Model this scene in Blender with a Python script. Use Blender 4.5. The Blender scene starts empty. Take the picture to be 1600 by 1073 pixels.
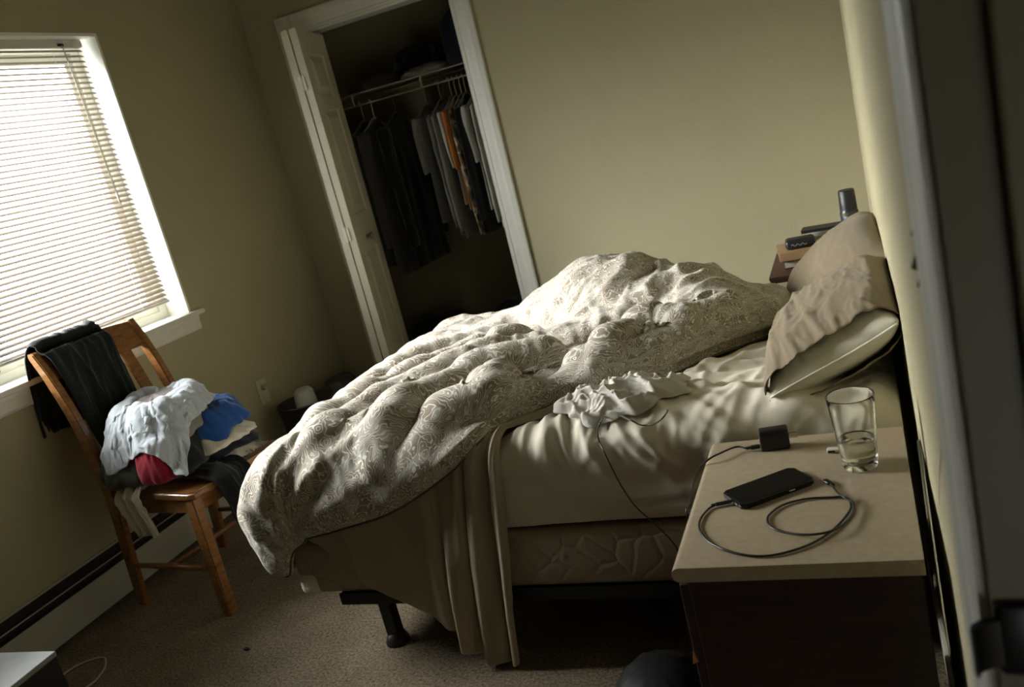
import bpy, bmesh, math, random
import numpy as np
from mathutils import Vector, Matrix, Euler, noise as mnoise

random.seed(7)
SC = bpy.context.scene
COL = SC.collection
PI = math.pi

# ------------------------------------------------------------------ camera
YAW, PITCH, ROLL, FPX = -0.408502, 0.237142, -0.248246, 1376.6
CAM = np.array([0.0, 0.0, 1.35])
cy_, sy_, cp_, sp_ = math.cos(YAW), math.sin(YAW), math.cos(PITCH), math.sin(PITCH)
FWD = np.array([sy_ * cp_, cy_ * cp_, -sp_])
R0 = np.array([cy_, -sy_, 0.0]); U0 = np.cross(R0, FWD)
RGT = math.cos(ROLL) * R0 + math.sin(ROLL) * U0
UPV = -math.sin(ROLL) * R0 + math.cos(ROLL) * U0

def pix(px, py, x=None, y=None, z=None):
    """The point of the room seen at a pixel of the 1600x1073 photograph on a plane x=, y= or z=."""
    d = FWD * FPX + (px - 800) * RGT - (py - 536.5) * UPV
    k, v = (0, x) if x is not None else (1, y) if y is not None else (2, z)
    return Vector(CAM + d * ((v - CAM[k]) / d[k]))

cam = bpy.data.cameras.new('camera')
cam.sensor_width = 36.0; cam.lens = FPX / 1600 * 36.0
cam.clip_start = 0.01; cam.clip_end = 60
cam.dof.use_dof = True; cam.dof.focus_distance = 2.05; cam.dof.aperture_fstop = 5.6
camo = bpy.data.objects.new('camera', cam); COL.objects.link(camo)
camo.matrix_world = Matrix(((RGT[0], UPV[0], -FWD[0], CAM[0]), (RGT[1], UPV[1], -FWD[1], CAM[1]),
                            (RGT[2], UPV[2], -FWD[2], CAM[2]), (0, 0, 0, 1)))
SC.camera = camo

# ------------------------------------------------------------------ materials
def _nt(name):
    m = bpy.data.materials.new(name); m.use_nodes = True
    nt = m.node_tree; b = nt.nodes['Principled BSDF']
    return m, nt, b

def mat(name, col, rough=0.7, metal=0.0, bump=None, vary=0.0, vscale=6.0, spec=0.5, sheen=0.0, coord='Object', stretch=(1, 1, 1), coat=0.0):
    """Principled material; bump=(scale, strength, distance), vary = brightness mottling of the thing itself."""
    m, nt, b = _nt(name)
    b.inputs['Base Color'].default_value = (*col, 1)
    b.inputs['Roughness'].default_value = rough
    b.inputs['Metallic'].default_value = metal
    b.inputs['Specular IOR Level'].default_value = spec
    b.inputs['Sheen Weight'].default_value = sheen
    b.inputs['Coat Weight'].default_value = coat
    tc = nt.nodes.new('ShaderNodeTexCoord'); mp = nt.nodes.new('ShaderNodeMapping')
    mp.inputs['Scale'].default_value = stretch
    nt.links.new(tc.outputs[coord], mp.inputs['Vector'])
    if vary:
        n = nt.nodes.new('ShaderNodeTexNoise'); n.inputs['Scale'].default_value = vscale; n.inputs['Detail'].default_value = 6
        r = nt.nodes.new('ShaderNodeMapRange'); r.inputs['From Min'].default_value = 0.25; r.inputs['From Max'].default_value = 0.75
        r.inputs['To Min'].default_value = 1 - vary; r.inputs['To Max'].default_value = 1 + vary
        mx = nt.nodes.new('ShaderNodeVectorMath'); mx.operation = 'SCALE'
        mx.inputs[0].default_value = col
        nt.links.new(mp.outputs[0], n.inputs['Vector']); nt.links.new(n.outputs['Fac'], r.inputs['Value'])
        nt.links.new(r.outputs[0], mx.inputs['Scale']); nt.links.new(mx.outputs[0], b.inputs['Base Color'])
    if bump:
        n = nt.nodes.new('ShaderNodeTexNoise'); n.inputs['Scale'].default_value = bump[0]; n.inputs['Detail'].default_value = 4
        bp = nt.nodes.new('ShaderNodeBump'); bp.inputs['Strength'].default_value = bump[1]; bp.inputs['Distance'].default_value = bump[2]
        nt.links.new(mp.outputs[0], n.inputs['Vector']); nt.links.new(n.outputs['Fac'], bp.inputs['Height'])
        nt.links.new(bp.outputs[0], b.inputs['Normal'])
    return m

def wood(name, dark, light, scale=1.0, rough=0.4, axis=(1, 1, 12), coat=0.1):
    m, nt, b = _nt(name)
    b.inputs['Roughness'].default_value = rough; b.inputs['Coat Weight'].default_value = coat
    tc = nt.nodes.new('ShaderNodeTexCoord'); mp = nt.nodes.new('ShaderNodeMapping'); mp.inputs['Scale'].default_value = axis
    n = nt.nodes.new('ShaderNodeTexNoise'); n.inputs['Scale'].default_value = 9 * scale; n.inputs['Detail'].default_value = 8; n.inputs['Distortion'].default_value = 1.2
    cr = nt.nodes.new('ShaderNodeValToRGB')
    cr.color_ramp.elements[0].color = (*dark, 1); cr.color_ramp.elements[1].color = (*light, 1)
    cr.color_ramp.elements[0].position = 0.3; cr.color_ramp.elements[1].position = 0.7
    nt.links.new(tc.outputs['Object'], mp.inputs[0]); nt.links.new(mp.outputs[0], n.inputs['Vector'])
    nt.links.new(n.outputs['Fac'], cr.inputs[0]); nt.links.new(cr.outputs[0], b.inputs['Base Color'])
    bp = nt.nodes.new('ShaderNodeBump'); bp.inputs['Strength'].default_value = 0.08; bp.inputs['Distance'].default_value = 0.002
    nt.links.new(n.outputs['Fac'], bp.inputs['Height']); nt.links.new(bp.outputs[0], b.inputs['Normal'])
    return m

def cloth_mat(name, col, vary=0.08, weave=900, wstr=0.25, rough=0.9, sheen=0.15, vscale=14):
    return mat(name, col, rough, bump=(weave, wstr, 0.001), vary=vary, vscale=vscale, spec=0.15, sheen=sheen)

# ------------------------------------------------------------------ mesh builders
def link(name, bm_or_me, m, parent=None, smooth=False, autosmooth=None):
    if isinstance(bm_or_me, bmesh.types.BMesh):
        me = bpy.data.meshes.new(name); bmesh.ops.recalc_face_normals(bm_or_me, faces=bm_or_me.faces[:]); bm_or_me.to_mesh(me); bm_or_me.free()
    else:
        me = bm_or_me
    if m: me.materials.append(m)
    if smooth:
        me.polygons.foreach_set('use_smooth', [True] * len(me.polygons))
        if autosmooth: me.set_sharp_from_angle(angle=math.radians(autosmooth))
    o = bpy.data.objects.new(name, me); COL.objects.link(o)
    if parent is not None: o.parent = parent
    return o

def empty(name, loc=(0, 0, 0), rotz=0.0):
    o = bpy.data.objects.new(name, None); COL.objects.link(o)
    o.empty_display_size = 0.05
    o.location = loc; o.rotation_euler = (0, 0, rotz)
    return o

def tag(o, label=None, cat=None, group=None, kind=None):
    if label: o['label'] = label
    if cat: o['category'] = cat
    if group: o['group'] = group
    if kind: o['kind'] = kind
    return o

def structure(name, bm, m, label=None, **k):
    o = link(name, bm, m, **k); o['kind'] = 'structure'
    if label: o['label'] = label
    return o

def box(bm, lo, hi, bevel=0.0, seg=2, M=None):
    """Axis-aligned box from corner to corner, optionally bevelled, then moved by M."""
    vs = [bm.verts.new((x, y, z)) for x in (lo[0], hi[0]) for y in (lo[1], hi[1]) for z in (lo[2], hi[2])]
    q = [(0, 1, 3, 2), (4, 6, 7, 5), (0, 4, 5, 1), (2, 3, 7, 6), (0, 2, 6, 4), (1, 5, 7, 3)]
    fs = [bm.faces.new([vs[i] for i in f]) for f in q]
    geom = vs
    if bevel > 0:
        es = list({e for f in fs for e in f.edges})
        r = bmesh.ops.bevel(bm, geom=es, offset=bevel, segments=seg, profile=0.5, affect='EDGES')
        geom = list({v for f in r['faces'] for v in f.verts} | {v for v in vs if v.is_valid})
        # grow to the whole island
        seen = set(geom); st = list(geom)
        while st:
            v = st.pop()
            for e in v.link_edges:
                w = e.other_vert(v)
                if w not in seen: seen.add(w); st.append(w)
        geom = list(seen)
    if M is not None: bmesh.ops.transform(bm, matrix=M, verts=geom)
    return geom

def obox(lo, hi, bevel=0.0, seg=2, M=None):
    bm = bmesh.new(); box(bm, lo, hi, bevel, seg, M); return bm

def prism(bm, poly, d0, d1, axis='y', M=None):
    """Extrude a 2D polygon: axis 'y' means poly is (x,z) swept from y=d0 to d1, and so on."""
    def P(p, d):
        return (p[0], d, p[1]) if axis == 'y' else (d, p[0], p[1]) if axis == 'x' else (p[0], p[1], d)
    a = [bm.verts.new(P(p, d0)) for p in poly]; b = [bm.verts.new(P(p, d1)) for p in poly]
    n = len(poly)
    bm.faces.new(a); bm.faces.new(b[::-1])
    for i in range(n): bm.faces.new([a[i], b[i], b[(i + 1) % n], a[(i + 1) % n]])
    if M is not None: bmesh.ops.transform(bm, matrix=M, verts=a + b)
    return a + b

def smooth_path(pts, n=8):
    """Catmull-Rom through the points."""
    P = [Vector(p) for p in pts]
    P = [P[0] * 2 - P[1]] + P + [P[-1] * 2 - P[-2]]
    out = []
    for i in range(1, len(P) - 2):
        for k in range(n):
            t = k / n
            out.append(0.5 * ((2 * P[i]) + (P[i + 1] - P[i - 1]) * t + (2 * P[i - 1] - 5 * P[i] + 4 * P[i + 1] - P[i + 2]) * t * t
                              + (-P[i - 1] + 3 * P[i] - 3 * P[i + 1] + P[i + 2]) * t ** 3))
    out.append(P[-2])
    return out

def tube(bm, pts, r, seg=10, cap=True, rfun=None):
    pts = [Vector(p) for p in pts]
    rings = []; prev = None
    for i, p in enumerate(pts):
        t = (pts[min(i + 1, len(pts) - 1)] - pts[max(i - 1, 0)]).normalized()
        if prev is None:
            a = Vector((0, 0, 1)) if abs(t.z) < 0.9 else Vector((1, 0, 0))
            n = t.cross(a).normalized()
        else:
            n = (prev - t * prev.dot(t)).normalized()
        prev = n; b = t.cross(n)
        rr = r if rfun is None else rfun(i / (len(pts) - 1))
        rings.append([bm.verts.new(p + (n * math.cos(2 * PI * k / seg) + b * math.sin(2 * PI * k / seg)) * rr) for k in range(seg)])
    for A, B in zip(rings, rings[1:]):
        for k in range(seg): bm.faces.new([A[k], A[(k + 1) % seg], B[(k + 1) % seg], B[k]])
    if cap: bm.faces.new(rings[0][::-1]); bm.faces.new(rings[-1])
    return [v for R in rings for v in R]

def lathe(bm, prof, seg=40, M=None, close=False):
    """Profile of (r,z); r=0 ends become poles."""
    rings = []
    for r, z in prof:
        rings.append([bm.verts.new((0, 0, z))] if r < 1e-6 else [bm.verts.new((r * math.cos(2 * PI * k / seg), r * math.sin(2 * PI * k / seg), z)) for k in range(seg)])
    prs = list(zip(rings, rings[1:])) + ([(rings[-1], rings[0])] if close else [])
    for A, B in prs:
        for k in range(seg):
            l = (k + 1) % seg
            if len(A) == 1 and len(B) == 1: continue
            if len(A) == 1: bm.faces.new([A[0], B[l], B[k]])
            elif len(B) == 1: bm.faces.new([A[k], A[l], B[0]])
            else: bm.faces.new([A[k], A[l], B[l], B[k]])
    vs = [v for R in rings for v in R]
    if M is not None: bmesh.ops.transform(bm, matrix=M, verts=vs)
    return vs

def grid_mesh(name, P, uv=True, wrap=False):
    """Mesh from an array (nu,nv,3) with UVs along the cloth."""
    nu, nv = P.shape[:2]
    me = bpy.data.meshes.new(name)
    idx = np.arange(nu * nv).reshape(nu, nv)
    q = np.stack([idx[:-1, :-1], idx[1:, :-1], idx[1:, 1:], idx[:-1, 1:]], -1).reshape(-1, 4)
    me.from_pydata(P.reshape(-1, 3).tolist(), [], q.tolist())
    if uv:
        L = me.uv_layers.new(name='cloth')
        U = np.stack(np.meshgrid(np.linspace(0, 1, nu), np.linspace(0, 1, nv), indexing='ij'), -1).reshape(-1, 2)
        vi = np.empty(len(me.loops), dtype=np.int32); me.loops.foreach_get('vertex_index', vi)
        L.data.foreach_set('uv', U[vi].ravel())
    me.polygons.foreach_set('use_smooth', [True] * len(me.polygons))
    me.update()
    return me

def add_solid(o, t, offset=-1, sub=0):
    s = o.modifiers.new('thickness', 'SOLIDIFY'); s.thickness = t; s.offset = offset
    if sub:
        d = o.modifiers.new('smooth', 'SUBSURF'); d.levels = sub; d.render_levels = sub
    return o

# ------------------------------------------------------------------ a small cloth solver (position based, on a grid)
def pn(x, y, seed=0):
    """Gradient noise on arrays, about -1..1."""
    x = x + seed * 13.7; y = y - seed * 7.9
    i = np.floor(x).astype(np.int64); j = np.floor(y).astype(np.int64); f = x - i; g = y - j
    def dot(a, b, p, q):
        n = (a * 374761393 + b * 668265263 + seed * 974711) & 0x7fffffff
        n = ((n ^ (n >> 13)) * 1274126177) & 0x7fffffff
        t = ((n ^ (n >> 16)) & 0xffff) * (2 * PI / 65536)
        return np.cos(t) * p + np.sin(t) * q
    s = f * f * f * (f * (f * 6 - 15) + 10); t = g * g * g * (g * (g * 6 - 15) + 10)
    return 1.5 * ((dot(i, j, f, g) * (1 - s) + dot(i + 1, j, f - 1, g) * s) * (1 - t) + (dot(i, j + 1, f, g - 1) * (1 - s) + dot(i + 1, j + 1, f - 1, g - 1) * s) * t)

def crease(x, y, seed=0, sharp=1.0):
    """Ridged noise 0..1: narrow crests between broad hollows, like folds of cloth."""
    wx = x + 0.45 * pn(x * 0.6, y * 0.6, seed + 31); wy = y + 0.45 * pn(x * 0.6 + 5, y * 0.6, seed + 32)
    r = 1 - np.abs(pn(wx, wy, seed))
    return np.clip(r, 0, 1) ** (2.2 * sharp)

def normals(P):
    du = np.gradient(P, axis=0); dv = np.gradient(P, axis=1)
    n = np.cross(du, dv); return n / (np.sqrt((n * n).sum(-1, keepdims=True)) + 1e-9)

def _con(X, a, b, rest, k, W):
    A, B = X[a], X[b]
    d = B - A; l = np.sqrt((d * d).sum(-1)) + 1e-9
    wa, wb = W[a], W[b]; ws = wa + wb + 1e-9
    c = ((l - rest) / l * k / ws)[..., None] * d
    X[a] = A + c * wa[..., None]; X[b] = B - c * wb[..., None]

def relax(X, rest, collide, steps=120, sub=3, g=0.0006, damp=0.94, kbend=0.25, pin=None, shear=True, kick=None, kstretch=1.0):
    """X (nu,nv,3) start; rest = flat (nu,nv,2 or 3) layout giving the rest lengths; collide(P)->P pushes points out of solids."""
    X = X.copy(); V = np.zeros_like(X)
    nu, nv = X.shape[:2]
    W = np.ones((nu, nv)) if pin is None else 1.0 - pin
    s = slice
    cons = []
    def pairs(du, dv, k):
        for ou in (range(2 if du == 1 else du * 2) if du else (0,)):
            pass
        return
    def add(a, b, k):
        r = np.sqrt(((rest[a] - rest[b]) ** 2).sum(-1)); cons.append((a, b, r, k))
    def ax(off, step, n):      # index slices of pairs (i, i+step) without overlap
        st = []
        for o in range(2 * step):
            if o % (2 * step) < step:
                lo = s(o, n - step, 2 * step); hi = s(o + step, n, 2 * step); st.append((lo, hi))
            else:
                lo = s(o, n - step, 2 * step); hi = s(o + step, n, 2 * step); st.append((lo, hi))
        return st
    for step, k in ((1, kstretch), (2, kbend)):
        for lo, hi in ax(0, step, nu): add((lo, s(None)), (hi, s(None)), k)
        for lo, hi in ax(0, step, nv): add((s(None), lo), (s(None), hi), k)
    if shear:
        for lo, hi in ax(0, 1, nu):
            add((lo, s(0, nv - 1)), (hi, s(1, nv)), 0.35)
            add((lo, s(1, nv)), (hi, s(0, nv - 1)), 0.35)
    Wm = W[..., None]
    for it in range(steps):
        V *= damp
        V[..., 2] -= g
        Xo = X.copy()
        X = X + V * Wm
        if kick is not None: X = X + kick(X, it) * Wm
        for _ in range(sub):
            for a, b, r, k in cons: _con(X, a, b, r, k, W)
            X = X * Wm + Xo * (1 - Wm) if pin is not None else X
        Xc = collide(X)
        moved = (np.abs(Xc - X).sum(-1, keepdims=True) > 1e-7)
        X = Xc
        V = X - Xo
        V = np.where(moved, V * 0.15, V)
        sp = np.sqrt((V * V).sum(-1, keepdims=True)) + 1e-9
        V = V * np.minimum(1.0, 0.02 / sp)
    return X

def sd_box(P, c, h, r):
    """Signed distance of a rounded box: centre c, half size h (outer), edge radius r."""
    q = np.abs(P - np.asarray(c)) - (np.asarray(h) - r)
    return np.sqrt((np.maximum(q, 0) ** 2).sum(-1)) + np.minimum(q.max(-1), 0) - r

def pusher(sdf, gap=0.004, e=0.002):
    """collide() from a signed distance function by its gradient."""
    def f(P):
        d = sdf(P); m = d < gap
        if not m.any(): return P
        Q = P[m]; d0 = d[m]
        G = np.stack([sdf(Q + np.eye(3)[i] * e) - sdf(Q - np.eye(3)[i] * e) for i in range(3)], -1)
        G /= np.sqrt((G * G).sum(-1, keepdims=True)) + 1e-9
        P = P.copy(); P[m] = Q + G * (gap - d0)[:, None]
        return P
    return f
# ------------------------------------------------------------------ the room shell
XL, YB, ZC = -2.79, 4.08, 2.42          # left wall face, back wall face, ceiling
YN = -1.1                               # wall behind the camera
WY0, WY1, WZ0, WZ1 = 1.45, 3.058, 0.905, 2.11   # window opening
CX0, CX1, CZ = -2.50, -1.64, 2.035      # closet opening
def XR(y): return 0.018 + (YB - y) * 0.0085      # the right wall is a little out of square

M_wall = mat('wall_paint', (0.385, 0.353, 0.222), 0.75, bump=(170, 0.35, 0.004), vary=0.03, vscale=3, spec=0.3)
M_ceil = mat('ceiling_darkened', (0.24, 0.23, 0.18), 0.9); M_front = mat('front_wall_darkened', (0.16, 0.14, 0.09), 0.85)  # both out of view and darkened to cut the light bounced around the room
M_trim = mat('white_trim_paint', (0.60, 0.60, 0.52), 0.4, vary=0.03, vscale=30)
M_trim2 = mat('window_vinyl', (0.78, 0.78, 0.70), 0.35)
M_closet = mat('closet_wall_shaded', (0.26, 0.225, 0.14), 0.85)  # wall beige darkened: the closet's shade is put into this colour
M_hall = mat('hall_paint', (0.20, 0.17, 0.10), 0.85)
M_jamb = mat('jamb_shaded', (0.085, 0.074, 0.042), 0.5)  # darkened to put the shade on the jamb face into the colour

def carpet():
    m, nt, b = _nt('carpet')
    b.inputs['Roughness'].default_value = 1.0; b.inputs['Specular IOR Level'].default_value = 0.05
    tc = nt.nodes.new('ShaderNodeTexCoord')
    n1 = nt.nodes.new('ShaderNodeTexNoise'); n1.inputs['Scale'].default_value = 120; n1.inputs['Detail'].default_value = 5; n1.inputs['Roughness'].default_value = 0.7
    n2 = nt.nodes.new('ShaderNodeTexNoise'); n2.inputs['Scale'].default_value = 7; n2.inputs['Detail'].default_value = 4
    for n in (n1, n2): nt.links.new(tc.outputs['Object'], n.inputs['Vector'])
    cr = nt.nodes.new('ShaderNodeValToRGB')
    cr.color_ramp.elements[0].position = 0.32; cr.color_ramp.elements[0].color = (0.085, 0.068, 0.043, 1)
    cr.color_ramp.elements[1].position = 0.68; cr.color_ramp.elements[1].color = (0.39, 0.325, 0.225, 1)
    nt.links.new(n1.outputs['Fac'], cr.inputs[0])
    r = nt.nodes.new('ShaderNodeMapRange'); r.inputs['From Min'].default_value = 0.3; r.inputs['From Max'].default_value = 0.7
    r.inputs['To Min'].default_value = 0.82; r.inputs['To Max'].default_value = 1.12
    nt.links.new(n2.outputs['Fac'], r.inputs['Value'])
    mx = nt.nodes.new('ShaderNodeVectorMath'); mx.operation = 'SCALE'
    nt.links.new(cr.outputs[0], mx.inputs[0]); nt.links.new(r.outputs[0], mx.inputs['Scale'])
    nt.links.new(mx.outputs[0], b.inputs['Base Color'])
    bp = nt.nodes.new('ShaderNodeBump'); bp.inputs['Strength'].default_value = 1.0; bp.inputs['Distance'].default_value = 0.012
    nt.links.new(n1.outputs['Fac'], bp.inputs['Height']); nt.links.new(bp.outputs[0], b.inputs['Normal'])
    return m

bm = bmesh.new(); box(bm, (-3.1, YN - 0.1, -0.12), (1.6, 5.0, 0.0))
structure('floor', bm, carpet(), 'brown cut-pile carpet')
bm = bmesh.new(); box(bm, (-3.1, YN - 0.6, ZC), (1.6, 5.0, ZC + 0.1))
structure('ceiling', bm, M_ceil)

bm = bmesh.new()
T = 0.16
box(bm, (XL - T, YN - 0.1, 0), (XL, WY0, ZC)); box(bm, (XL - T, WY1, 0), (XL, 4.95, ZC))
box(bm, (XL - T, WY0, 0), (XL, WY1, WZ0 - 0.02)); box(bm, (XL - T, WY0, WZ1), (XL, WY1, ZC))
structure('wall_left', bm, M_wall, 'beige window wall')

bm = bmesh.new()
box(bm, (XL, YB, 0), (CX0, YB + 0.12, ZC)); box(bm, (CX1, YB, 0), (0.16, YB + 0.12, ZC)); box(bm, (CX0, YB, CZ), (CX1, YB + 0.12, ZC))
structure('wall_back', bm, M_wall, 'beige wall around the closet opening')

DY0, DY1, DZ = -0.22, 0.655, 2.04        # doorway in the right wall
bm = bmesh.new()
def skew(vs):
    for v in vs: v.co.x += XR(v.co.y)
skew(box(bm, (0, DY1, 0), (0.125, YB, ZC)) + box(bm, (0, YN - 0.1, 0), (0.125, DY0, ZC)) + box(bm, (0, DY0, DZ), (0.125, DY1, ZC)))
structure('wall_right', bm, M_wall, 'beige wall at the head of the bed')
bm = bmesh.new(); box(bm, (XL, YN - 0.1, 0), (0.06, YN, ZC))
structure('wall_front', bm, M_front)
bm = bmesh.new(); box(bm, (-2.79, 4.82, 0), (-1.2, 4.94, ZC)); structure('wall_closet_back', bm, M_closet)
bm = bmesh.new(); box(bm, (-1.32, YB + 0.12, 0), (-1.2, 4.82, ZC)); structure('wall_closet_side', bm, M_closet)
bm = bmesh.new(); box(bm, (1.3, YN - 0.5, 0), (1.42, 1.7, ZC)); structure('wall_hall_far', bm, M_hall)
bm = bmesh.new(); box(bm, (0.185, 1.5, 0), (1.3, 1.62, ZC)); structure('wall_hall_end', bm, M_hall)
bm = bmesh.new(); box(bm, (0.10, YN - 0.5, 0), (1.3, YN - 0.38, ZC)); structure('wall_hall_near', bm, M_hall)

# doorway: jamb with stop, casing, strike plate
xw = XR(DY1)
d = tag(empty('door_1', (xw, DY1, 0)), kind='structure')
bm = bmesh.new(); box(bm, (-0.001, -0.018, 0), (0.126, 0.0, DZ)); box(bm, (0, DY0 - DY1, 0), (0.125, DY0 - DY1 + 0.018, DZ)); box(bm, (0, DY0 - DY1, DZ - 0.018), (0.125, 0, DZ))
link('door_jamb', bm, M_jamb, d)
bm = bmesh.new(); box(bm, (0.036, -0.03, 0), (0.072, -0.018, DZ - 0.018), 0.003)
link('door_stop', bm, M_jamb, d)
def casing_prof(w, t): # (across, out) profile with a rounded outer band and inner bead
    return [(0, 0), (0, t * 0.55), (w * 0.1, t * 0.7), (w * 0.16, t * 0.6), (w * 0.3, t * 0.72), (w * 0.5, t * 0.8), (w * 0.68, t), (w * 0.93, t), (w, t * 0.85), (w, 0)]
bm = bmesh.new(); prism(bm, [(-t, a) for a, t in casing_prof(0.066, 0.017)], 0.0, DZ + 0.06, 'z')
o = link('door_casing', bm, M_trim, d); o.location = (0, -0.006, 0)
M_brass = mat('knob_metal', (0.35, 0.30, 0.20), 0.3, metal=0.8)
M_black = mat('black_metal', (0.012, 0.012, 0.013), 0.35, metal=0.6)
bm = bmesh.new(); box(bm, (0.0, -0.024, -0.03), (0.034, -0.0185, 0.03), 0.004, 3)
lipp = [(0.0, -0.021), (-0.010, -0.024), (-0.017, -0.030), (-0.019, -0.037)]
lp2 = [(p[0] + 0.002, p[1] - 0.006) for p in lipp[::-1]]
prism(bm, lipp + lp2, -0.019, 0.019, 'z')
sp = link('strike_plate', bm, M_black, d, smooth=True, autosmooth=40); sp.location = (0, 0, 0.905)

# the switch plate on the right wall, seen almost edge on
M_plate = mat('plate_plastic', (0.26, 0.245, 0.18), 0.4)  # darkened: the shade of the plate's near side is put into the colour
sw = tag(empty('light_switch', (XR(0.83), 0.83, 1.145)), 'pale wall switch plate beside the door casing, seen edge on', 'switch')
link('switch_plate', obox((-0.006, -0.055, -0.04), (-0.0005, 0.055, 0.04), 0.002), M_plate, sw)
M_tog = mat('toggle_grey', (0.22, 0.20, 0.15), 0.5)
for yy, dz, s in ((0.030, 0.026, 0.7), (0.002, 0.004, 1.2), (0.016, -0.018, 0.8)):
    bm = bmesh.new(); box(bm, (-0.007 * s, -0.004, -0.006 * s), (0, 0.005, 0.006 * s), 0.002, 2, Matrix.Translation((-0.006, yy, dz)) @ Matrix.Rotation(0.4, 4, 'Y'))
    link('toggle', bm, M_tog, sw)

# ------------------------------------------------------------------ the window
wn = tag(empty('window_1', (XL, WY1, WZ0)), kind='structure')
FX = XL - 0.115       # room side of the vinyl frame
bm = bmesh.new()      # white reveal boards inside the opening
box(bm, (XL - 0.16, WY1 - 0.012, WZ0), (XL - 0.001, WY1 + 0.0, WZ1)); box(bm, (XL - 0.16, WY0, WZ0), (XL - 0.001, WY0 + 0.012, WZ1)); box(bm, (XL - 0.16, WY0 + 0.012, WZ1 - 0.012), (XL - 0.001, WY1 - 0.012, WZ1))
o = link('window_reveal', bm, M_trim2); o.parent = wn; o.matrix_parent_inverse = Matrix.Translation((-XL, -WY1, -WZ0))
def wpart(name, bm, m):
    o = link(name, bm, m); o.parent = wn; o.matrix_parent_inverse = Matrix.Translation((-XL, -WY1, -WZ0)); return o
a, b_ = WY0 + 0.012, WY1 - 0.012
z0, z1 = WZ0, WZ1 - 0.012
bm = bmesh.new()
fw = 0.04
box(bm, (FX - 0.06, a, z0), (FX, a + fw, z1), 0.003); box(bm, (FX - 0.06, b_ - fw, z0), (FX, b_, z1), 0.003)
box(bm, (FX - 0.06, a + fw, z0), (FX, b_ - fw, z0 + 0.035), 0.001); box(bm, (FX - 0.06, a + fw, z1 - fw), (FX, b_ - fw, z1), 0.001)
wpart('window_frame', bm, M_trim2)
ym = 2.14
for s0, s1, xo in ((a + fw, ym + 0.03, 0.03), (ym - 0.03, b_ - fw, 0.012)):
    bm = bmesh.new(); sw_ = 0.042; X1 = FX - xo; X0 = X1 - 0.022
    box(bm, (X0, s0, z0 + 0.035), (X1, s0 + sw_, z1 - fw), 0.003); box(bm, (X0, s1 - sw_, z0 + 0.035), (X1, s1, z1 - fw), 0.003)
    box(bm, (X0, s0 + sw_, z0 + 0.035), (X1, s1 - sw_, z0 + 0.035 + sw_), 0.001); box(bm, (X0, s0 + sw_, z1 - fw - sw_), (X1, s1 - sw_, z1 - fw), 0.001)
    sash = wpart('sash', bm, M_trim2)
    bm = bmesh.new(); box(bm, (X0 + 0.009, s0 + sw_, z0 + 0.035 + sw_), (X0 + 0.012, s1 - sw_, z1 - fw - sw_))
    mg, nt, b = _nt('window_glass'); nt.nodes.remove(b)
    t = nt.nodes.new('ShaderNodeBsdfTransparent'); gl = nt.nodes.new('ShaderNodeBsdfGlossy'); gl.inputs['Roughness'].default_value = 0.02
    ms = nt.nodes.new('ShaderNodeMixShader'); ms.inputs[0].default_value = 0.06
    nt.links.new(t.outputs[0], ms.inputs[1]); nt.links.new(gl.outputs[0], ms.inputs[2]); nt.links.new(ms.outputs[0], nt.nodes['Material Output'].inputs[0])
    g = link('pane', bm, mg); g.parent = sash; g.matrix_parent_inverse = sash.matrix_parent_inverse.copy()
    g.matrix_parent_inverse = Matrix.Identity(4)
bm = bmesh.new(); box(bm, (FX, ym + 0.005, z0 + 0.045), (FX + 0.012, ym + 0.03, z0 + 0.075), 0.003); box(bm, (FX + 0.004, ym - 0.01, z0 + 0.055), (FX + 0.016, ym + 0.02, z0 + 0.065), 0.002)
wpart('sash_latch', bm, M_plate)
# sill with horns and the apron below it
bm = bmesh.new(); box(bm, (XL - 0.16, WY0 + 0.001, WZ0 - 0.02), (XL + 0.001, WY1 - 0.001, WZ0)); box(bm, (XL, WY0 - 0.06, WZ0 - 0.022), (XL + 0.028, WY1 + 0.058, WZ0), 0.006, 3)
M_sill = mat('sill_paint', (0.66, 0.65, 0.58), 0.4, vary=0.04, vscale=20)
wpart('window_sill', bm, M_sill)
bm = bmesh.new(); prism(bm, [(XL, WZ0 - 0.085), (XL + 0.010, WZ0 - 0.085), (XL + 0.014, WZ0 - 0.075), (XL + 0.013, WZ0 - 0.045), (XL + 0.018, WZ0 - 0.032), (XL + 0.018, WZ0 - 0.022), (XL, WZ0 - 0.022)], WY0 - 0.03, WY1 + 0.02, 'y')
wpart('window_apron', bm, M_sill)

# ------------------------------------------------------------------ the blind
def slat_mat():
    m, nt, b = _nt('blind_slat'); 
    b.inputs['Base Color'].default_value = (0.12, 0.104, 0.076, 1); b.inputs['Roughness'].default_value = 0.5
    tr = nt.nodes.new('ShaderNodeBsdfTranslucent'); tr.inputs['Color'].default_value = (0.55, 0.40, 0.26, 1)
    ms = nt.nodes.new('ShaderNodeMixShader'); ms.inputs[0].default_value = 0.05
    nt.links.new(b.outputs[0], ms.inputs[1]); nt.links.new(tr.outputs[0], ms.inputs[2]); nt.links.new(ms.outputs[0], nt.nodes['Material Output'].inputs[0])
    return m
BX = XL - 0.058; BY0, BY1 = WY0 + 0.03, WY1 - 0.052; BZT, BZB = 2.066, 0.978
bl = tag(empty('window_blind', (BX, (BY0 + BY1) / 2, BZB)), 'cream horizontal slat blind lowered over the bright window', 'blind')
def bpart(name, bm, m, **k):
    o = link(name, bm, m, **k); o.parent = bl; o.matrix_parent_inverse = Matrix.Translation(-bl.location); return o
M_slat = slat_mat()
M_rail = mat('blind_rail', (0.52, 0.51, 0.44), 0.4)
bpart('head_rail', obox((BX - 0.014, BY0, BZT - 0.001), (BX + 0.016, BY1, BZT + 0.029), 0.003), M_rail)
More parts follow.
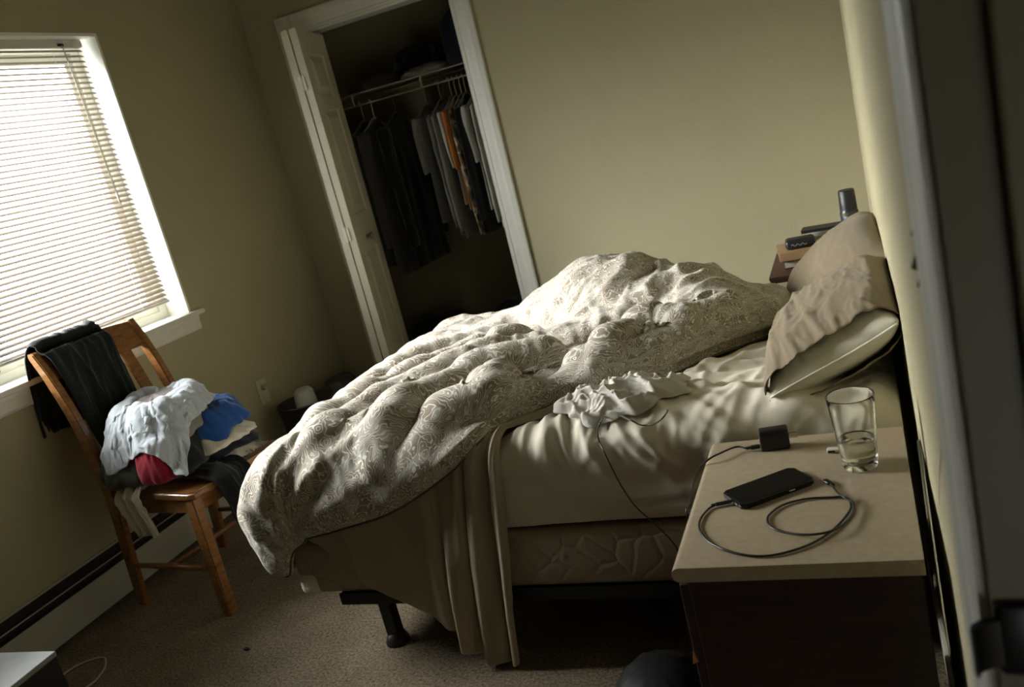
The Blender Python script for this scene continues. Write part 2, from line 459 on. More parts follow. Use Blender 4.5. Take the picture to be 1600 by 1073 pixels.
bm = bmesh.new(); pitch = 0.0213; n = int((BZT - 0.008 - BZB) / pitch); hw = 0.0125; TILT = math.radians(SLAT_TILT if 'SLAT_TILT' in globals() else 33)
for i in range(n + 1):
    zc = BZT - 0.012 - i * pitch
    if zc < BZB + 0.01: break
    ring = []
    for j in range(7):
        s = (j / 6 - 0.5) * 2
        lx, lz = s * hw, 0.0022 * (1 - s * s)
        ring.append((BX + lx * math.cos(TILT) + lz * math.sin(TILT), zc - lx * math.sin(TILT) + lz * math.cos(TILT)))   # room edge lower
    rows = [[bm.verts.new((x, y, z)) for x, z in ring] for y in (BY0 + 0.004, BY1 - 0.002)]
    for j in range(6): bm.faces.new([rows[0][j], rows[0][j + 1], rows[1][j + 1], rows[1][j]])
o = bpart('slats', bm, M_slat, smooth=True); o['kind'] = 'stuff'
bpart('bottom_rail', obox((BX - 0.011, BY0, BZB - 0.004), (BX + 0.013, BY1, BZB + 0.007), 0.003), M_rail)
M_cord = mat('blind_cord', (0.72, 0.69, 0.60), 0.8)
for yy in (BY1 - 0.165, BY1 - 0.82, BY1 - 1.4):
    bm = bmesh.new()
    for dx in (-0.0135, 0.0145): tube(bm, [(BX + dx, yy, BZT), (BX + dx, yy, BZB)], 0.0008, 5)
    bpart('ladder_cord', bm, M_cord)
wy = BY1 - 0.115
bm = bmesh.new(); tube(bm, [(BX + 0.022, wy, BZT + 0.008), (BX + 0.024, wy + 0.002, BZT - 0.012), (BX + 0.03, wy + 0.01, 1.47)], 0.0022, 8); tube(bm, [(BX + 0.03, wy + 0.01, 1.47), (BX + 0.031, wy + 0.0105, 1.43)], 0.0045, 8)
M_wand = mat('wand_plastic', (0.45, 0.43, 0.36), 0.3)
w = bpart('tilt_wand', bm, M_wand, smooth=True); w['label'] = 'thin grey tilt wand'
bm = bmesh.new(); box(bm, (BX + 0.014, wy - 0.014, BZT + 0.002), (BX + 0.024, wy + 0.012, BZT + 0.012), 0.002)
bpart('tilt_gear', bm, M_black)

# ------------------------------------------------------------------ the baseboard heater
M_heat = mat('heater_enamel', (0.40, 0.39, 0.31), 0.45, vary=0.05, vscale=4)
M_dark = mat('dark_slot', (0.012, 0.011, 0.010), 0.8)
ht = tag(empty('baseboard_heater', (XL, 2.0, 0)), 'long beige metal baseboard heater along the window wall behind the chair', 'heater')
HX = XL + 0.055
def hpart(name, bm, m):
    o = link(name, bm, m); o.parent = ht; o.matrix_parent_inverse = Matrix.Translation((-XL, -2.0, 0)); return o
bm = bmesh.new(); box(bm, (HX - 0.004, 0.2, 0.025), (HX, 3.15, 0.150), 0.0015); hpart('front_panel', bm, M_heat)
hpart('back_panel', obox((XL + 0.0005, 0.2, 0.025), (XL + 0.004, 3.15, 0.203)), M_dark); hpart('top_lip', obox((XL + 0.0005, 0.2, 0.2035), (XL + 0.012, 3.15, 0.211), 0.001), M_heat)  # back panel near black: shade inside the slot is put into its colour
bm = bmesh.new(); box(bm, (XL + 0.0045, 0.2, 0.03), (HX - 0.006, 3.15, 0.145)); hpart('heating_fin', bm, M_dark)
bm = bmesh.new(); tube(bm, [(HX - 0.022, 0.2, 0.172), (HX - 0.022, 3.15, 0.172)], 0.0025, 6); hpart('damper_rod', bm, M_heat)
for ye in (0.18, 3.15): hpart('end_cap', obox((XL + 0.001, ye, 0.02), (HX + 0.002, ye + 0.02, 0.206)), M_heat)

# ------------------------------------------------------------------ the closet casing and door
def trim(name, bm): return structure(name, bm, M_trim, smooth=False)
cw = 0.095
pr = casing_prof(cw, 0.018)
bm = bmesh.new(); prism(bm, [(CX1 + a_, YB - t_) for a_, t_ in pr], 0, CZ + cw, 'z'); trim('trim_1', bm)
bm = bmesh.new(); prism(bm, [(CX0 - a_, YB - t_) for a_, t_ in pr], 0, CZ + cw, 'z'); trim('trim_2', bm)
bm = bmesh.new(); prism(bm, [(YB - t_, CZ + a_) for a_, t_ in pr], CX0 + 0.0005, CX1 - 0.0005, 'x'); trim('trim_3', bm)
bm = bmesh.new(); box(bm, (CX0, YB + 0.001, 0), (CX0 + 0.012, YB + 0.119, CZ)); box(bm, (CX1 - 0.012, YB + 0.001, 0), (CX1, YB + 0.119, CZ)); box(bm, (CX0, YB + 0.001, CZ - 0.012), (CX1, YB + 0.119, CZ)); trim('trim_4', bm)
bm = bmesh.new(); box(bm, (CX1 + cw, YB - 0.012, 0), (XR(YB) - 0.001, YB - 0.0005, 0.08), 0.003); structure('baseboard_back', bm, M_trim)
bm = bmesh.new(); skew(box(bm, (-0.012, 0.73, 0), (-0.0005, YB - 0.012, 0.08), 0.003)); structure('baseboard_right', bm, M_trim)

M_door = mat('closet_door_paint', (0.52, 0.49, 0.37), 0.45, vary=0.03, vscale=20)
dr = tag(empty('bifold_door', (-2.27, 3.68, 0)), 'white folded bifold closet door with raised panels and a small knob', 'door')
def leaf(x_near, x_far, yn, yf):
    """One leaf: local u runs from the fold to the far edge, local v is thickness."""
    L = math.hypot(x_far - x_near, yf - yn); ang = math.atan2(yf - yn, x_far - x_near)
    M = Matrix.Translation((x_near, yn, 0.012)) @ Matrix.Rotation(ang, 4, 'Z')
    bm = bmesh.new(); H = 1.985; t = 0.034
    rows = [(0.0, 0.22), (0.92, 1.10), (1.62, 1.68), (1.88, H)]      # rails
    st = 0.095
    box(bm, (0, -t / 2, 0), (st, t / 2, H)); box(bm, (L - st, -t / 2, 0), (L, t / 2, H))
    for r0, r1 in rows: box(bm, (st, -t / 2, r0), (L - st, t / 2, r1))
    for (_, p0), (p1, _) in zip(rows, rows[1:]):
        box(bm, (st, -t / 2 + 0.009, p0), (L - st, t / 2 - 0.009, p1))
        for s in (-1, 1):
            f0, f1 = s * (t / 2 - 0.009), s * (t / 2 - 0.001)
            o_, i_ = 0.012, 0.045
            A = [bm.verts.new((u, f0, w)) for u, w in ((st + o_, p0 + o_), (L - st - o_, p0 + o_), (L - st - o_, p1 - o_), (st + o_, p1 - o_))]
            B = [bm.verts.new((u, f1, w)) for u, w in ((st + i_, p0 + i_), (L - st - i_, p0 + i_), (L - st - i_, p1 - i_), (st + i_, p1 - i_))]
            bm.faces.new(B)
            for k in range(4): bm.faces.new([A[k], A[(k + 1) % 4], B[(k + 1) % 4], B[k]])
    bmesh.ops.transform(bm, matrix=M, verts=bm.verts[:])
    return bm, M
def dpart(name, bm, m, par=None, **k):
    o = link(name, bm, m, **k)
    if par is None: o.parent = dr; o.matrix_parent_inverse = Matrix.Translation(-dr.location)
    else: o.parent = par; o.matrix_parent_inverse = Matrix.Translation((0, 0, 0))
    return o
bmR, MR = leaf(-2.269, -2.383, 3.68, 4.10)
bmL, ML = leaf(-2.310, -2.424, 3.672, 4.092)
lr = dpart('door_leaf', bmR, M_door); dpart('door_leaf', bmL, M_door)

bm = bmesh.new(); lathe(bm, [(0, 0), (0.009, 0), (0.007, 0.012), (0.012, 0.018), (0.0165, 0.024), (0.015, 0.031), (0, 0.034)], 20)
bmesh.ops.transform(bm, matrix=MR @ Matrix.Translation((0.20, -0.017, 1.0 - 0.02)) @ Matrix.Rotation(PI / 2, 4, 'X'), verts=bm.verts[:])
k = dpart('knob', bm, M_brass, lr, smooth=True)
for hz in (0.23, 1.0, 1.72):
    bm = bmesh.new(); cx, cyy = (-2.2895, 3.676)
    tube(bm, [(cx, cyy - 0.003, hz), (cx, cyy - 0.003, hz + 0.075)], 0.0055, 10)
    box(bm, (cx - 0.016, cyy - 0.0035, hz + 0.004), (cx + 0.016, cyy - 0.0015, hz + 0.07))
    dpart('hinge', bm, M_door, None, smooth=False)

# ------------------------------------------------------------------ daylight
W = bpy.data.worlds.new('overcast_sky'); SC.world = W; W.use_nodes = True
bg = W.node_tree.nodes['Background']; bg.inputs['Color'].default_value = (0.95, 0.98, 1.0, 1); bg.inputs['Strength'].default_value = 17.0
al = bpy.data.lights.new('window_portal', 'AREA'); al.shape = 'RECTANGLE'; al.size = WZ1 - WZ0; al.size_y = WY1 - WY0; al.cycles.is_portal = True
ao = bpy.data.objects.new('window_portal', al); COL.objects.link(ao)
ao.location = (XL - 0.19, (WY0 + WY1) / 2, (WZ0 + WZ1) / 2); ao.rotation_euler = (0, -PI / 2, 0)
SC.view_settings.view_transform = 'Standard'; SC.view_settings.look = 'None'; SC.view_settings.gamma = 1.0
SC.view_settings.exposure = 0.0
SC.cycles.max_bounces = 10; SC.cycles.diffuse_bounces = 6; SC.cycles.glossy_bounces = 4; SC.cycles.transmission_bounces = 8; SC.cycles.transparent_max_bounces = 12
SC.cycles.caustics_refractive = True; SC.cycles.caustics_reflective = False; SC.cycles.sample_clamp_indirect = 8.0
sun = bpy.data.lights.new('hazy_sun', 'SUN'); sun.energy = 44.0; sun.angle = math.radians(52); sun.color = (1.0, 0.985, 0.95)
suno = bpy.data.objects.new('hazy_sun', sun); COL.objects.link(suno)
suno.rotation_euler = Vector((0.91, 0.22, -0.42)).to_track_quat('-Z', 'Y').to_euler(); suno.location = (-6, 0, 4)
# ------------------------------------------------------------------ the bed
BX0, BX1, BYN, BYF = -1.655, 0.0, 1.868, 3.20
ZB0, ZB1, ZM = 0.195, 0.362, 0.605      # box spring bottom, mattress bottom, mattress top

M_box = mat('box_spring_cover', (0.34, 0.30, 0.22), 0.85, bump=(600, 0.2, 0.001), vary=0.08, vscale=5)
def quilted():
    m, nt, b = _nt('quilted_cover')
    b.inputs['Roughness'].default_value = 0.85; b.inputs['Base Color'].default_value = (0.33, 0.28, 0.195, 1)
    tc = nt.nodes.new('ShaderNodeTexCoord')
    n = nt.nodes.new('ShaderNodeTexNoise'); n.inputs['Scale'].default_value = 6; n.inputs['Detail'].default_value = 2
    v = nt.nodes.new('ShaderNodeVectorMath'); v.operation = 'MULTIPLY_ADD'; v.inputs[1].default_value = (0.08, 0.08, 0.08)
    vo = nt.nodes.new('ShaderNodeTexVoronoi'); vo.inputs['Scale'].default_value = 13; vo.feature = 'DISTANCE_TO_EDGE'
    nt.links.new(tc.outputs['Object'], n.inputs['Vector']); nt.links.new(n.outputs['Color'], v.inputs[0]); nt.links.new(tc.outputs['Object'], v.inputs[2]); nt.links.new(v.outputs[0], vo.inputs['Vector'])
    mr = nt.nodes.new('ShaderNodeMapRange'); mr.inputs['From Max'].default_value = 0.12
    nt.links.new(vo.outputs['Distance'], mr.inputs['Value'])
    bp = nt.nodes.new('ShaderNodeBump'); bp.inputs['Strength'].default_value = 0.28; bp.inputs['Distance'].default_value = 0.008
    nt.links.new(mr.outputs[0], bp.inputs['Height']); nt.links.new(bp.outputs[0], b.inputs['Normal'])
    return m
bed = tag(empty('bed', ((BX0 + BX1) / 2, (BYN + BYF) / 2, 0)), 'unmade double bed with mattress and box spring on a dark metal frame', 'bed')
def bedpart(name, bm, m, **k):
    o = link(name, bm, m, **k); o.parent = bed; o.matrix_parent_inverse = Matrix.Translation(-bed.location); return o
bedpart('box_spring', obox((BX0, BYN + 0.006, ZB0), (BX1, BYF, ZB1 - 0.004), 0.02, 4), quilted(), smooth=True)
bedpart('mattress', obox((BX0 + 0.02, BYN + 0.02, ZB1), (BX1, BYF - 0.03, ZM - 0.042), 0.06, 5), M_box, smooth=True)
M_guard = mat('corner_guard', (0.62, 0.60, 0.50), 0.4)
bm = bmesh.new()
box(bm, (BX0 - 0.004, BYN + 0.002, ZB0 - 0.004), (BX0 + 0.075, BYN + 0.09, ZB0 + 0.075), 0.022, 4)
g = bedpart('corner_guard', bm, M_guard, smooth=True); g['label'] = 'pale plastic corner guard'
M_frame = mat('frame_steel', (0.018, 0.017, 0.017), 0.5, metal=0.4)
bm = bmesh.new(); box(bm, (-1.525, BYN + 0.0, ZB0 - 0.032), (BX1 - 0.03, BYN + 0.004, ZB0 + 0.004)); box(bm, (-1.525, BYN + 0.004, ZB0 - 0.004), (BX1 - 0.03, BYN + 0.036, ZB0 - 0.0005))
bedpart('frame_rail', bm, M_frame)
bm = bmesh.new(); box(bm, (-1.525, BYF - 0.04, ZB0 - 0.032), (BX1 - 0.03, BYF - 0.036, ZB0 - 0.0005)); bedpart('frame_rail', bm, M_frame)
for lx in (-1.42, -0.3):
    for ly in (BYN + 0.06, BYF - 0.1):
        bm = bmesh.new(); box(bm, (lx - 0.019, ly - 0.019, 0.03), (lx + 0.019, ly + 0.019, ZB0 - 0.003), 0.004)
        lg = bedpart('leg', bm, M_frame)
        bm = bmesh.new(); lathe(bm, [(0, 0.0), (0.035, 0.0), (0.036, 0.008), (0.026, 0.03), (0.014, 0.036), (0, 0.036)], 20, Matrix.Translation((lx, ly, 0)))
        f = link('foot_glide', bm, M_frame, smooth=True); f.parent = lg
    bm = bmesh.new(); box(bm, (lx - 0.018, BYN + 0.01, ZB0 - 0.036), (lx + 0.018, BYF - 0.04, ZB0 - 0.033)); bedpart('cross_bar', bm, M_frame)

# ------------------------------------------------------------------ height fields that carry the soft things
class Field:
    def __init__(s, x0, x1, y0, y1, step, base):
        s.x0, s.y0, s.h = x0, y0, step
        s.X, s.Y = np.meshgrid(np.arange(x0, x1 + step / 2, step), np.arange(y0, y1 + step / 2, step), indexing='ij')
        s.Z = np.full(s.X.shape, float(base))
    def at(s, x, y):
        a = np.clip((x - s.x0) / s.h, 0, s.Z.shape[0] - 1.001); b = np.clip((y - s.y0) / s.h, 0, s.Z.shape[1] - 1.001)
        i, j = a.astype(int), b.astype(int); f, g = a - i, b - j
        Z = s.Z
        return (Z[i, j] * (1 - f) + Z[i + 1, j] * f) * (1 - g) + (Z[i, j + 1] * (1 - f) + Z[i + 1, j + 1] * f) * g
    def blur(s, n=1):
        for _ in range(n):
            Z = np.pad(s.Z, 1, mode='edge')
            s.Z = (Z[1:-1, 1:-1] * 4 + (Z[:-2, 1:-1] + Z[2:, 1:-1] + Z[1:-1, :-2] + Z[1:-1, 2:]) * 2 + Z[:-2, :-2] + Z[2:, 2:] + Z[:-2, 2:] + Z[2:, :-2]) / 16
    def ridge(s, pts, k=0.02):
        """Raise a rounded ridge through (x, y, crest height, half width)."""
        base = s.Z.copy(); R = np.full(s.Z.shape, -1.0)
        for A, B in zip(pts, pts[1:]):
            ax, ay, az, aw = A; bx, by, bz, bw = B
            dx, dy = bx - ax, by - ay; L2 = dx * dx + dy * dy + 1e-9
            t = np.clip(((s.X - ax) * dx + (s.Y - ay) * dy) / L2, 0, 1)
            d = np.hypot(s.X - ax - t * dx, s.Y - ay - t * dy); w = aw + (bw - aw) * t; zc = az + (bz - az) * t
            q = np.clip(d / w, 0, 1)
            R = np.maximum(R, np.where(q < 1, base + (zc - base) * (1 - q * q) ** 0.85, -1))
        m = np.maximum(s.Z, R); h = np.clip(k - np.abs(s.Z - R), 0, k) / k
        s.Z = np.where(R > 0, m + h * h * k * 0.25, s.Z)
    def push(s, gap=0.003, slope=3.0):
        def f(P):
            x, y, z = P[..., 0], P[..., 1], P[..., 2]
            H = s.at(x, y) + gap; m = z < H
            if not m.any(): return P
            P = P.copy(); xm, ym = x[m], y[m]; e = s.h
            gx = np.clip((s.at(xm + e, ym) - s.at(xm - e, ym)) / (2 * e), -slope, slope); gy = np.clip((s.at(xm, ym + e) - s.at(xm, ym - e)) / (2 * e), -slope, slope)
            n2 = 1 + gx * gx + gy * gy; dep = (H[m] - z[m]) / n2
            dep = np.minimum(dep, 0.03)
            P[m] = P[m] + np.stack([-gx * dep, -gy * dep, dep], -1)
            return P
        return f
    def add(s, P, t):
        """Lay the points of a finished cloth into the field."""
        Q = P.reshape(-1, 3)
        i = np.rint((Q[:, 0] - s.x0) / s.h).astype(int); j = np.rint((Q[:, 1] - s.y0) / s.h).astype(int)
        ok = (i >= 0) & (j >= 0) & (i < s.Z.shape[0]) & (j < s.Z.shape[1])
        np.maximum.at(s.Z, (i[ok], j[ok]), Q[ok, 2] + t)

def refine(P, k):
    """Bilinear-upsample a grid then smooth it (cheap subdivision)."""
    nu, nv = P.shape[:2]
    def up(A):
        B = np.empty((A.shape[0] * 2 - 1,) + A.shape[1:]); B[0::2] = A; B[1::2] = (A[:-1] + A[1:]) / 2
        C = B.copy(); C[1:-1] = (B[:-2] + 2 * B[1:-1] + B[2:]) / 4; return C
    for _ in range(k): P = up(up(P).swapaxes(0, 1)).swapaxes(0, 1)
    return P

def curve_fn(pts):
    """Piecewise-linear arc-length parametrised polyline smoothed by Catmull-Rom, as f(s in 0..1)."""
    Q = np.array([tuple(p) for p in smooth_path([tuple(p) + (0,) if len(p) == 2 else p for p in pts], 10)])
    L = np.concatenate([[0], np.cumsum(np.sqrt(((Q[1:] - Q[:-1]) ** 2).sum(-1)))]); L /= L[-1]
    return lambda s: np.stack([np.interp(s, L, Q[:, k]) for k in range(3)], -1)

# ------------------------------------------------------------------ the fitted sheet
HEM_NEAR = [(-2.0, 1.90), (-1.94, 1.745), (-1.82, 1.69), (-1.62, 1.62), (-1.34, 1.66), (-1.20, 1.70), (-1.05, 1.775), (-0.98, 1.83), (-0.91, 1.94), (-0.82, 2.04), (-0.70, 2.07), (-0.56, 2.14), (-0.42, 2.30), (-0.24, 2.46)]
M_sheet = mat('sheet_cotton', (0.66, 0.615, 0.50), 0.85, bump=(1200, 0.12, 0.001), vary=0.03, vscale=10, spec=0.2, sheen=0.1)
def fitted_sheet():
    nu, nv = 190, 170
    u = np.linspace(BX0 - 0.005, 0.012, nu); v = np.linspace(-0.214, BYF - BYN, nv)
    U, V = np.meshgrid(u, v, indexing='ij')
    r = 0.055; arc = r * PI / 2
    X = np.zeros((nu, nv, 3)); X[..., 0] = U
    a = np.clip((r - V) / arc, 0, 1) * PI / 2
    X[..., 1] = np.where(V >= r, BYN + V, BYN + r - r * np.sin(a))
    X[..., 2] = np.where(V >= r, ZM, ZM - r + r * np.cos(a))
    X[..., 2] = np.where(V < r - arc, ZM - r + (V - (r - arc)), X[..., 2])
    N = normals(X); N *= np.sign(N[nu // 2, nv - 5, 2])
    # pull lines that fan out from where the sleeper dragged the sheet
    cx, cv = -0.80, 0.26
    dx, dv = U - cx, V - cv
    ang = np.arctan2(dv, dx); rad = np.hypot(dx, dv)
    fan = crease(ang * 4.6, rad * 2.2, 3) * np.clip((rad - 0.05) * 5, 0, 1) * 0.026 * np.exp(-rad * 0.7)
    fan2 = crease(ang * 9.0 + 3, rad * 4.0, 8) * np.clip((rad - 0.1) * 4, 0, 1) * 0.011
    s1 = U * 0.62 + V * 0.78; s2 = -U * 0.78 + V * 0.62
    soft = crease(s1 * 2.0, s2 * 7.0, 5, 0.8) * 0.020
    small = crease(s1 * 6, s2 * 15, 12, 1.4) * 0.010 + crease(s1 * 16, s2 * 26, 15, 1.2) * 0.003 + crease(ang * 16 + 1, rad * 7, 14, 1.2) * 0.005 * np.clip((rad - 0.12) * 4, 0, 1)
    side = np.clip((r - V) / (0.16 + 0.07 * pn(U * 7, U * 0 + 2, 4)), 0, 1)
    w = (fan + fan2 + soft + small) * (1 - side) ** 1.5
    hy = np.interp(U, [h_[0] for h_ in HEM_NEAR], [h_[1] for h_ in HEM_NEAR], right=9.0)
    w = w * np.clip((hy - 0.02 - BYN - V) / 0.07, 0, 1)      # pressed flat where the duvet lies on it
    # slack on the hanging side: level sags towards the tucked hem
    sag = side * (0.004 * crease(U * 1.6, V * 16, 21, 0.6) + 0.003 * crease(U * 5, V * 5, 22))
    hem = np.clip((-0.14 - V) / 0.08, 0, 1)
    edge = np.clip(np.minimum(U - u[0], u[-1] - U) / 0.05, 0, 1)
    X = X + N * ((w + sag) * edge + 0.0008)[..., None]
    X[..., 1] += hem * 0.012
    X[..., 2] += hem * 0.006 * pn(U * 3, U * 0, 9)
    X[:, 0, 1] += 0.02
    fe = np.clip((V - (BYF - BYN - 0.09)) / 0.09, 0, 1)
    X[..., 2] = X[..., 2] * (1 - fe) + (ZM - 0.035) * fe
    return refine(X, 1)
SHEET = fitted_sheet()
me = grid_mesh('fitted_sheet', SHEET)
fs = link('fitted_sheet', me, M_sheet); add_solid(fs, 0.002, -1)
tag(fs, 'rumpled beige fitted sheet stretched over the mattress below the pillows', 'sheet')

# ------------------------------------------------------------------ the duvet
def paisley():
    m, nt, b = _nt('paisley_cotton')
    b.inputs['Roughness'].default_value = 0.85; b.inputs['Specular IOR Level'].default_value = 0.2; b.inputs['Sheen Weight'].default_value = 0.12
    tc = nt.nodes.new('ShaderNodeTexCoord'); mp = nt.nodes.new('ShaderNodeMapping'); mp.inputs['Scale'].default_value = (3.6, 3.3, 1)
    nt.links.new(tc.outputs['UV'], mp.inputs[0])
    n = nt.nodes.new('ShaderNodeTexNoise'); n.noise_dimensions = '2D'; n.inputs['Scale'].default_value = 6.5; n.inputs['Detail'].default_value = 1.5
    wv = nt.nodes.new('ShaderNodeVectorMath'); wv.operation = 'MULTIPLY_ADD'; wv.inputs[1].default_value = (0.20, 0.20, 0)
    nt.links.new(mp.outputs[0], n.inputs['Vector']); nt.links.new(n.outputs['Color'], wv.inputs[0]); nt.links.new(mp.outputs[0], wv.inputs[2])
    vo = nt.nodes.new('ShaderNodeTexVoronoi'); vo.voronoi_dimensions = '2D'; vo.feature = 'SMOOTH_F1'; vo.inputs['Scale'].default_value = 8.5; vo.inputs['Smoothness'].default_value = 0.35
    nt.links.new(wv.outputs[0], vo.inputs['Vector'])
    def M(op, a, bv):
        x = nt.nodes.new('ShaderNodeMath'); x.operation = op
        if hasattr(a, 'links'): nt.links.new(a, x.inputs[0])
        else: x.inputs[0].default_value = a
        if hasattr(bv, 'links'): nt.links.new(bv, x.inputs[1])
        elif bv is not None: x.inputs[1].default_value = bv
        return x.outputs[0]
    n2 = nt.nodes.new('ShaderNodeTexNoise'); n2.noise_dimensions = '2D'; n2.inputs['Scale'].default_value = 16; n2.inputs['Detail'].default_value = 2
    nt.links.new(mp.outputs[0], n2.inputs['Vector'])
    d = M('ADD', M('MULTIPLY', vo.outputs['Distance'], 27.0), M('MULTIPLY', n2.outputs['Fac'], 16.0))
    s = M('SINE', d, None)
    ln = M('SUBTRACT', 1.0, M('ABSOLUTE', s, None))
    lines = nt.nodes.new('ShaderNodeMapRange'); lines.interpolation_type = 'SMOOTHSTEP'; lines.inputs['From Min'].default_value = 0.45; lines.inputs['From Max'].default_value = 0.8
    nt.links.new(ln, lines.inputs['Value'])
    fill = nt.nodes.new('ShaderNodeMapRange'); fill.interpolation_type = 'SMOOTHSTEP'; fill.inputs['From Min'].default_value = 0.40; fill.inputs['From Max'].default_value = 0.52
    n3 = nt.nodes.new('ShaderNodeTexNoise'); n3.noise_dimensions = '2D'; n3.inputs['Scale'].default_value = 10; n3.inputs['Detail'].default_value = 1; n3.inputs['Distortion'].default_value = 1.5
    nt.links.new(wv.outputs[0], n3.inputs['Vector']); nt.links.new(n3.outputs['Fac'], fill.inputs['Value'])
    c1 = nt.nodes.new('ShaderNodeMix'); c1.data_type = 'RGBA'; c1.inputs[6].default_value = (0.36, 0.35, 0.295, 1); c1.inputs[7].default_value = (0.25, 0.213, 0.165, 1)
    nt.links.new(fill.outputs[0], c1.inputs[0])
    c2 = nt.nodes.new('ShaderNodeMix'); c2.data_type = 'RGBA'; c2.inputs[7].default_value = (0.66, 0.63, 0.54, 1)
    nt.links.new(lines.outputs[0], c2.inputs[0]); nt.links.new(c1.outputs[2], c2.inputs[6]); nt.links.new(c2.outputs[2], b.inputs['Base Color'])
    w = nt.nodes.new('ShaderNodeTexNoise'); w.inputs['Scale'].default_value = 60; w.inputs['Detail'].default_value = 4
    nt.links.new(tc.outputs['Object'], w.inputs['Vector'])
    bp = nt.nodes.new('ShaderNodeBump'); bp.inputs['Strength'].default_value = 0.22; bp.inputs['Distance'].default_value = 0.006
    nt.links.new(w.outputs['Fac'], bp.inputs['Height']); nt.links.new(bp.outputs[0], b.inputs['Normal'])
    return m

def W4(px, py, z, w):
    p = pix(px, py, z=z); return (p.x, p.y, z, w)

BF = Field(-1.80, 0.10, 1.70, 3.45, 0.0125, ZM)
BF.Z += 0.028
BF.ridge([W4(1060, 452, .72, .16), W4(1015, 437, .765, .20), W4(970, 424, .80, .23), W4(925, 419, .80, .24), W4(880, 447, .745, .22), W4(830, 487, .67, .17), W4(740, 535, .652, .12)])
BF.ridge([W4(1190, 470, .69, .13), W4(1115, 465, .735, .15), W4(1070, 442, .755, .16), W4(1020, 465, .73, .14), W4(950, 497, .70, .11), W4(880, 522, .69, .09), W4(800, 545, .69, .08), W4(700, 590, .68, .075), W4(600, 650, .67, .08), W4(540, 705, .65, .08)])
BF.ridge([W4(1205, 480, .68, .12), W4(1160, 500, .70, .13), W4(1100, 515, .71, .12), W4(1030, 530, .73, .13), W4(960, 545, .735, .12), W4(890, 580, .715, .10), W4(850, 600, .69, .07)])
BF.ridge([W4(850, 540, .725, .05), W4(742, 571, .725, .055), W4(635, 621, .715, .06), W4(581, 668, .70, .065), W4(550, 725, .67, .065)])
BF.ridge([W4(800, 522, .715, .045), W4(692, 571, .712, .05), W4(615, 605, .70, .05), W4(521, 662, .685, .055), W4(491, 695, .665, .055)])
BF.ridge([W4(749, 534, .695, .045), W4(682, 561, .69, .045), W4(595, 601, .682, .045), W4(507, 648, .672, .045)])
BF.ridge([W4(770, 515, .67, .04), W4(660, 555, .672, .04), W4(570, 600, .668, .04)])
BF.ridge([W4(790, 612, .70, .045), W4(702, 631, .70, .045), W4(635, 672, .69, .05), W4(600, 735, .66, .05)])
BF.ridge([W4(800, 640, .685, .040), W4(745, 655, .695, .045), W4(680, 690, .685, .045), W4(640, 740, .655, .045)])
BF.ridge([W4(752, 590, .725, .04), W4(785, 598, .735, .045), W4(822, 622, .71, .04)]); BF.ridge([W4(775, 575, .73, .03), W4(800, 610, .735, .03), W4(790, 640, .70, .03)])
BF.ridge([W4(905, 540, .745, .04), W4(860, 558, .75, .04), W4(815, 585, .73, .04)])
BF.ridge([W4(1010, 505, .735, .045), W4(930, 535, .75, .045), W4(870, 570, .735, .045)])
BF.ridge([W4(1125, 480, .735, .05), W4(1060, 490, .75, .05), W4(1000, 500, .745, .05)])
BF.blur(2)

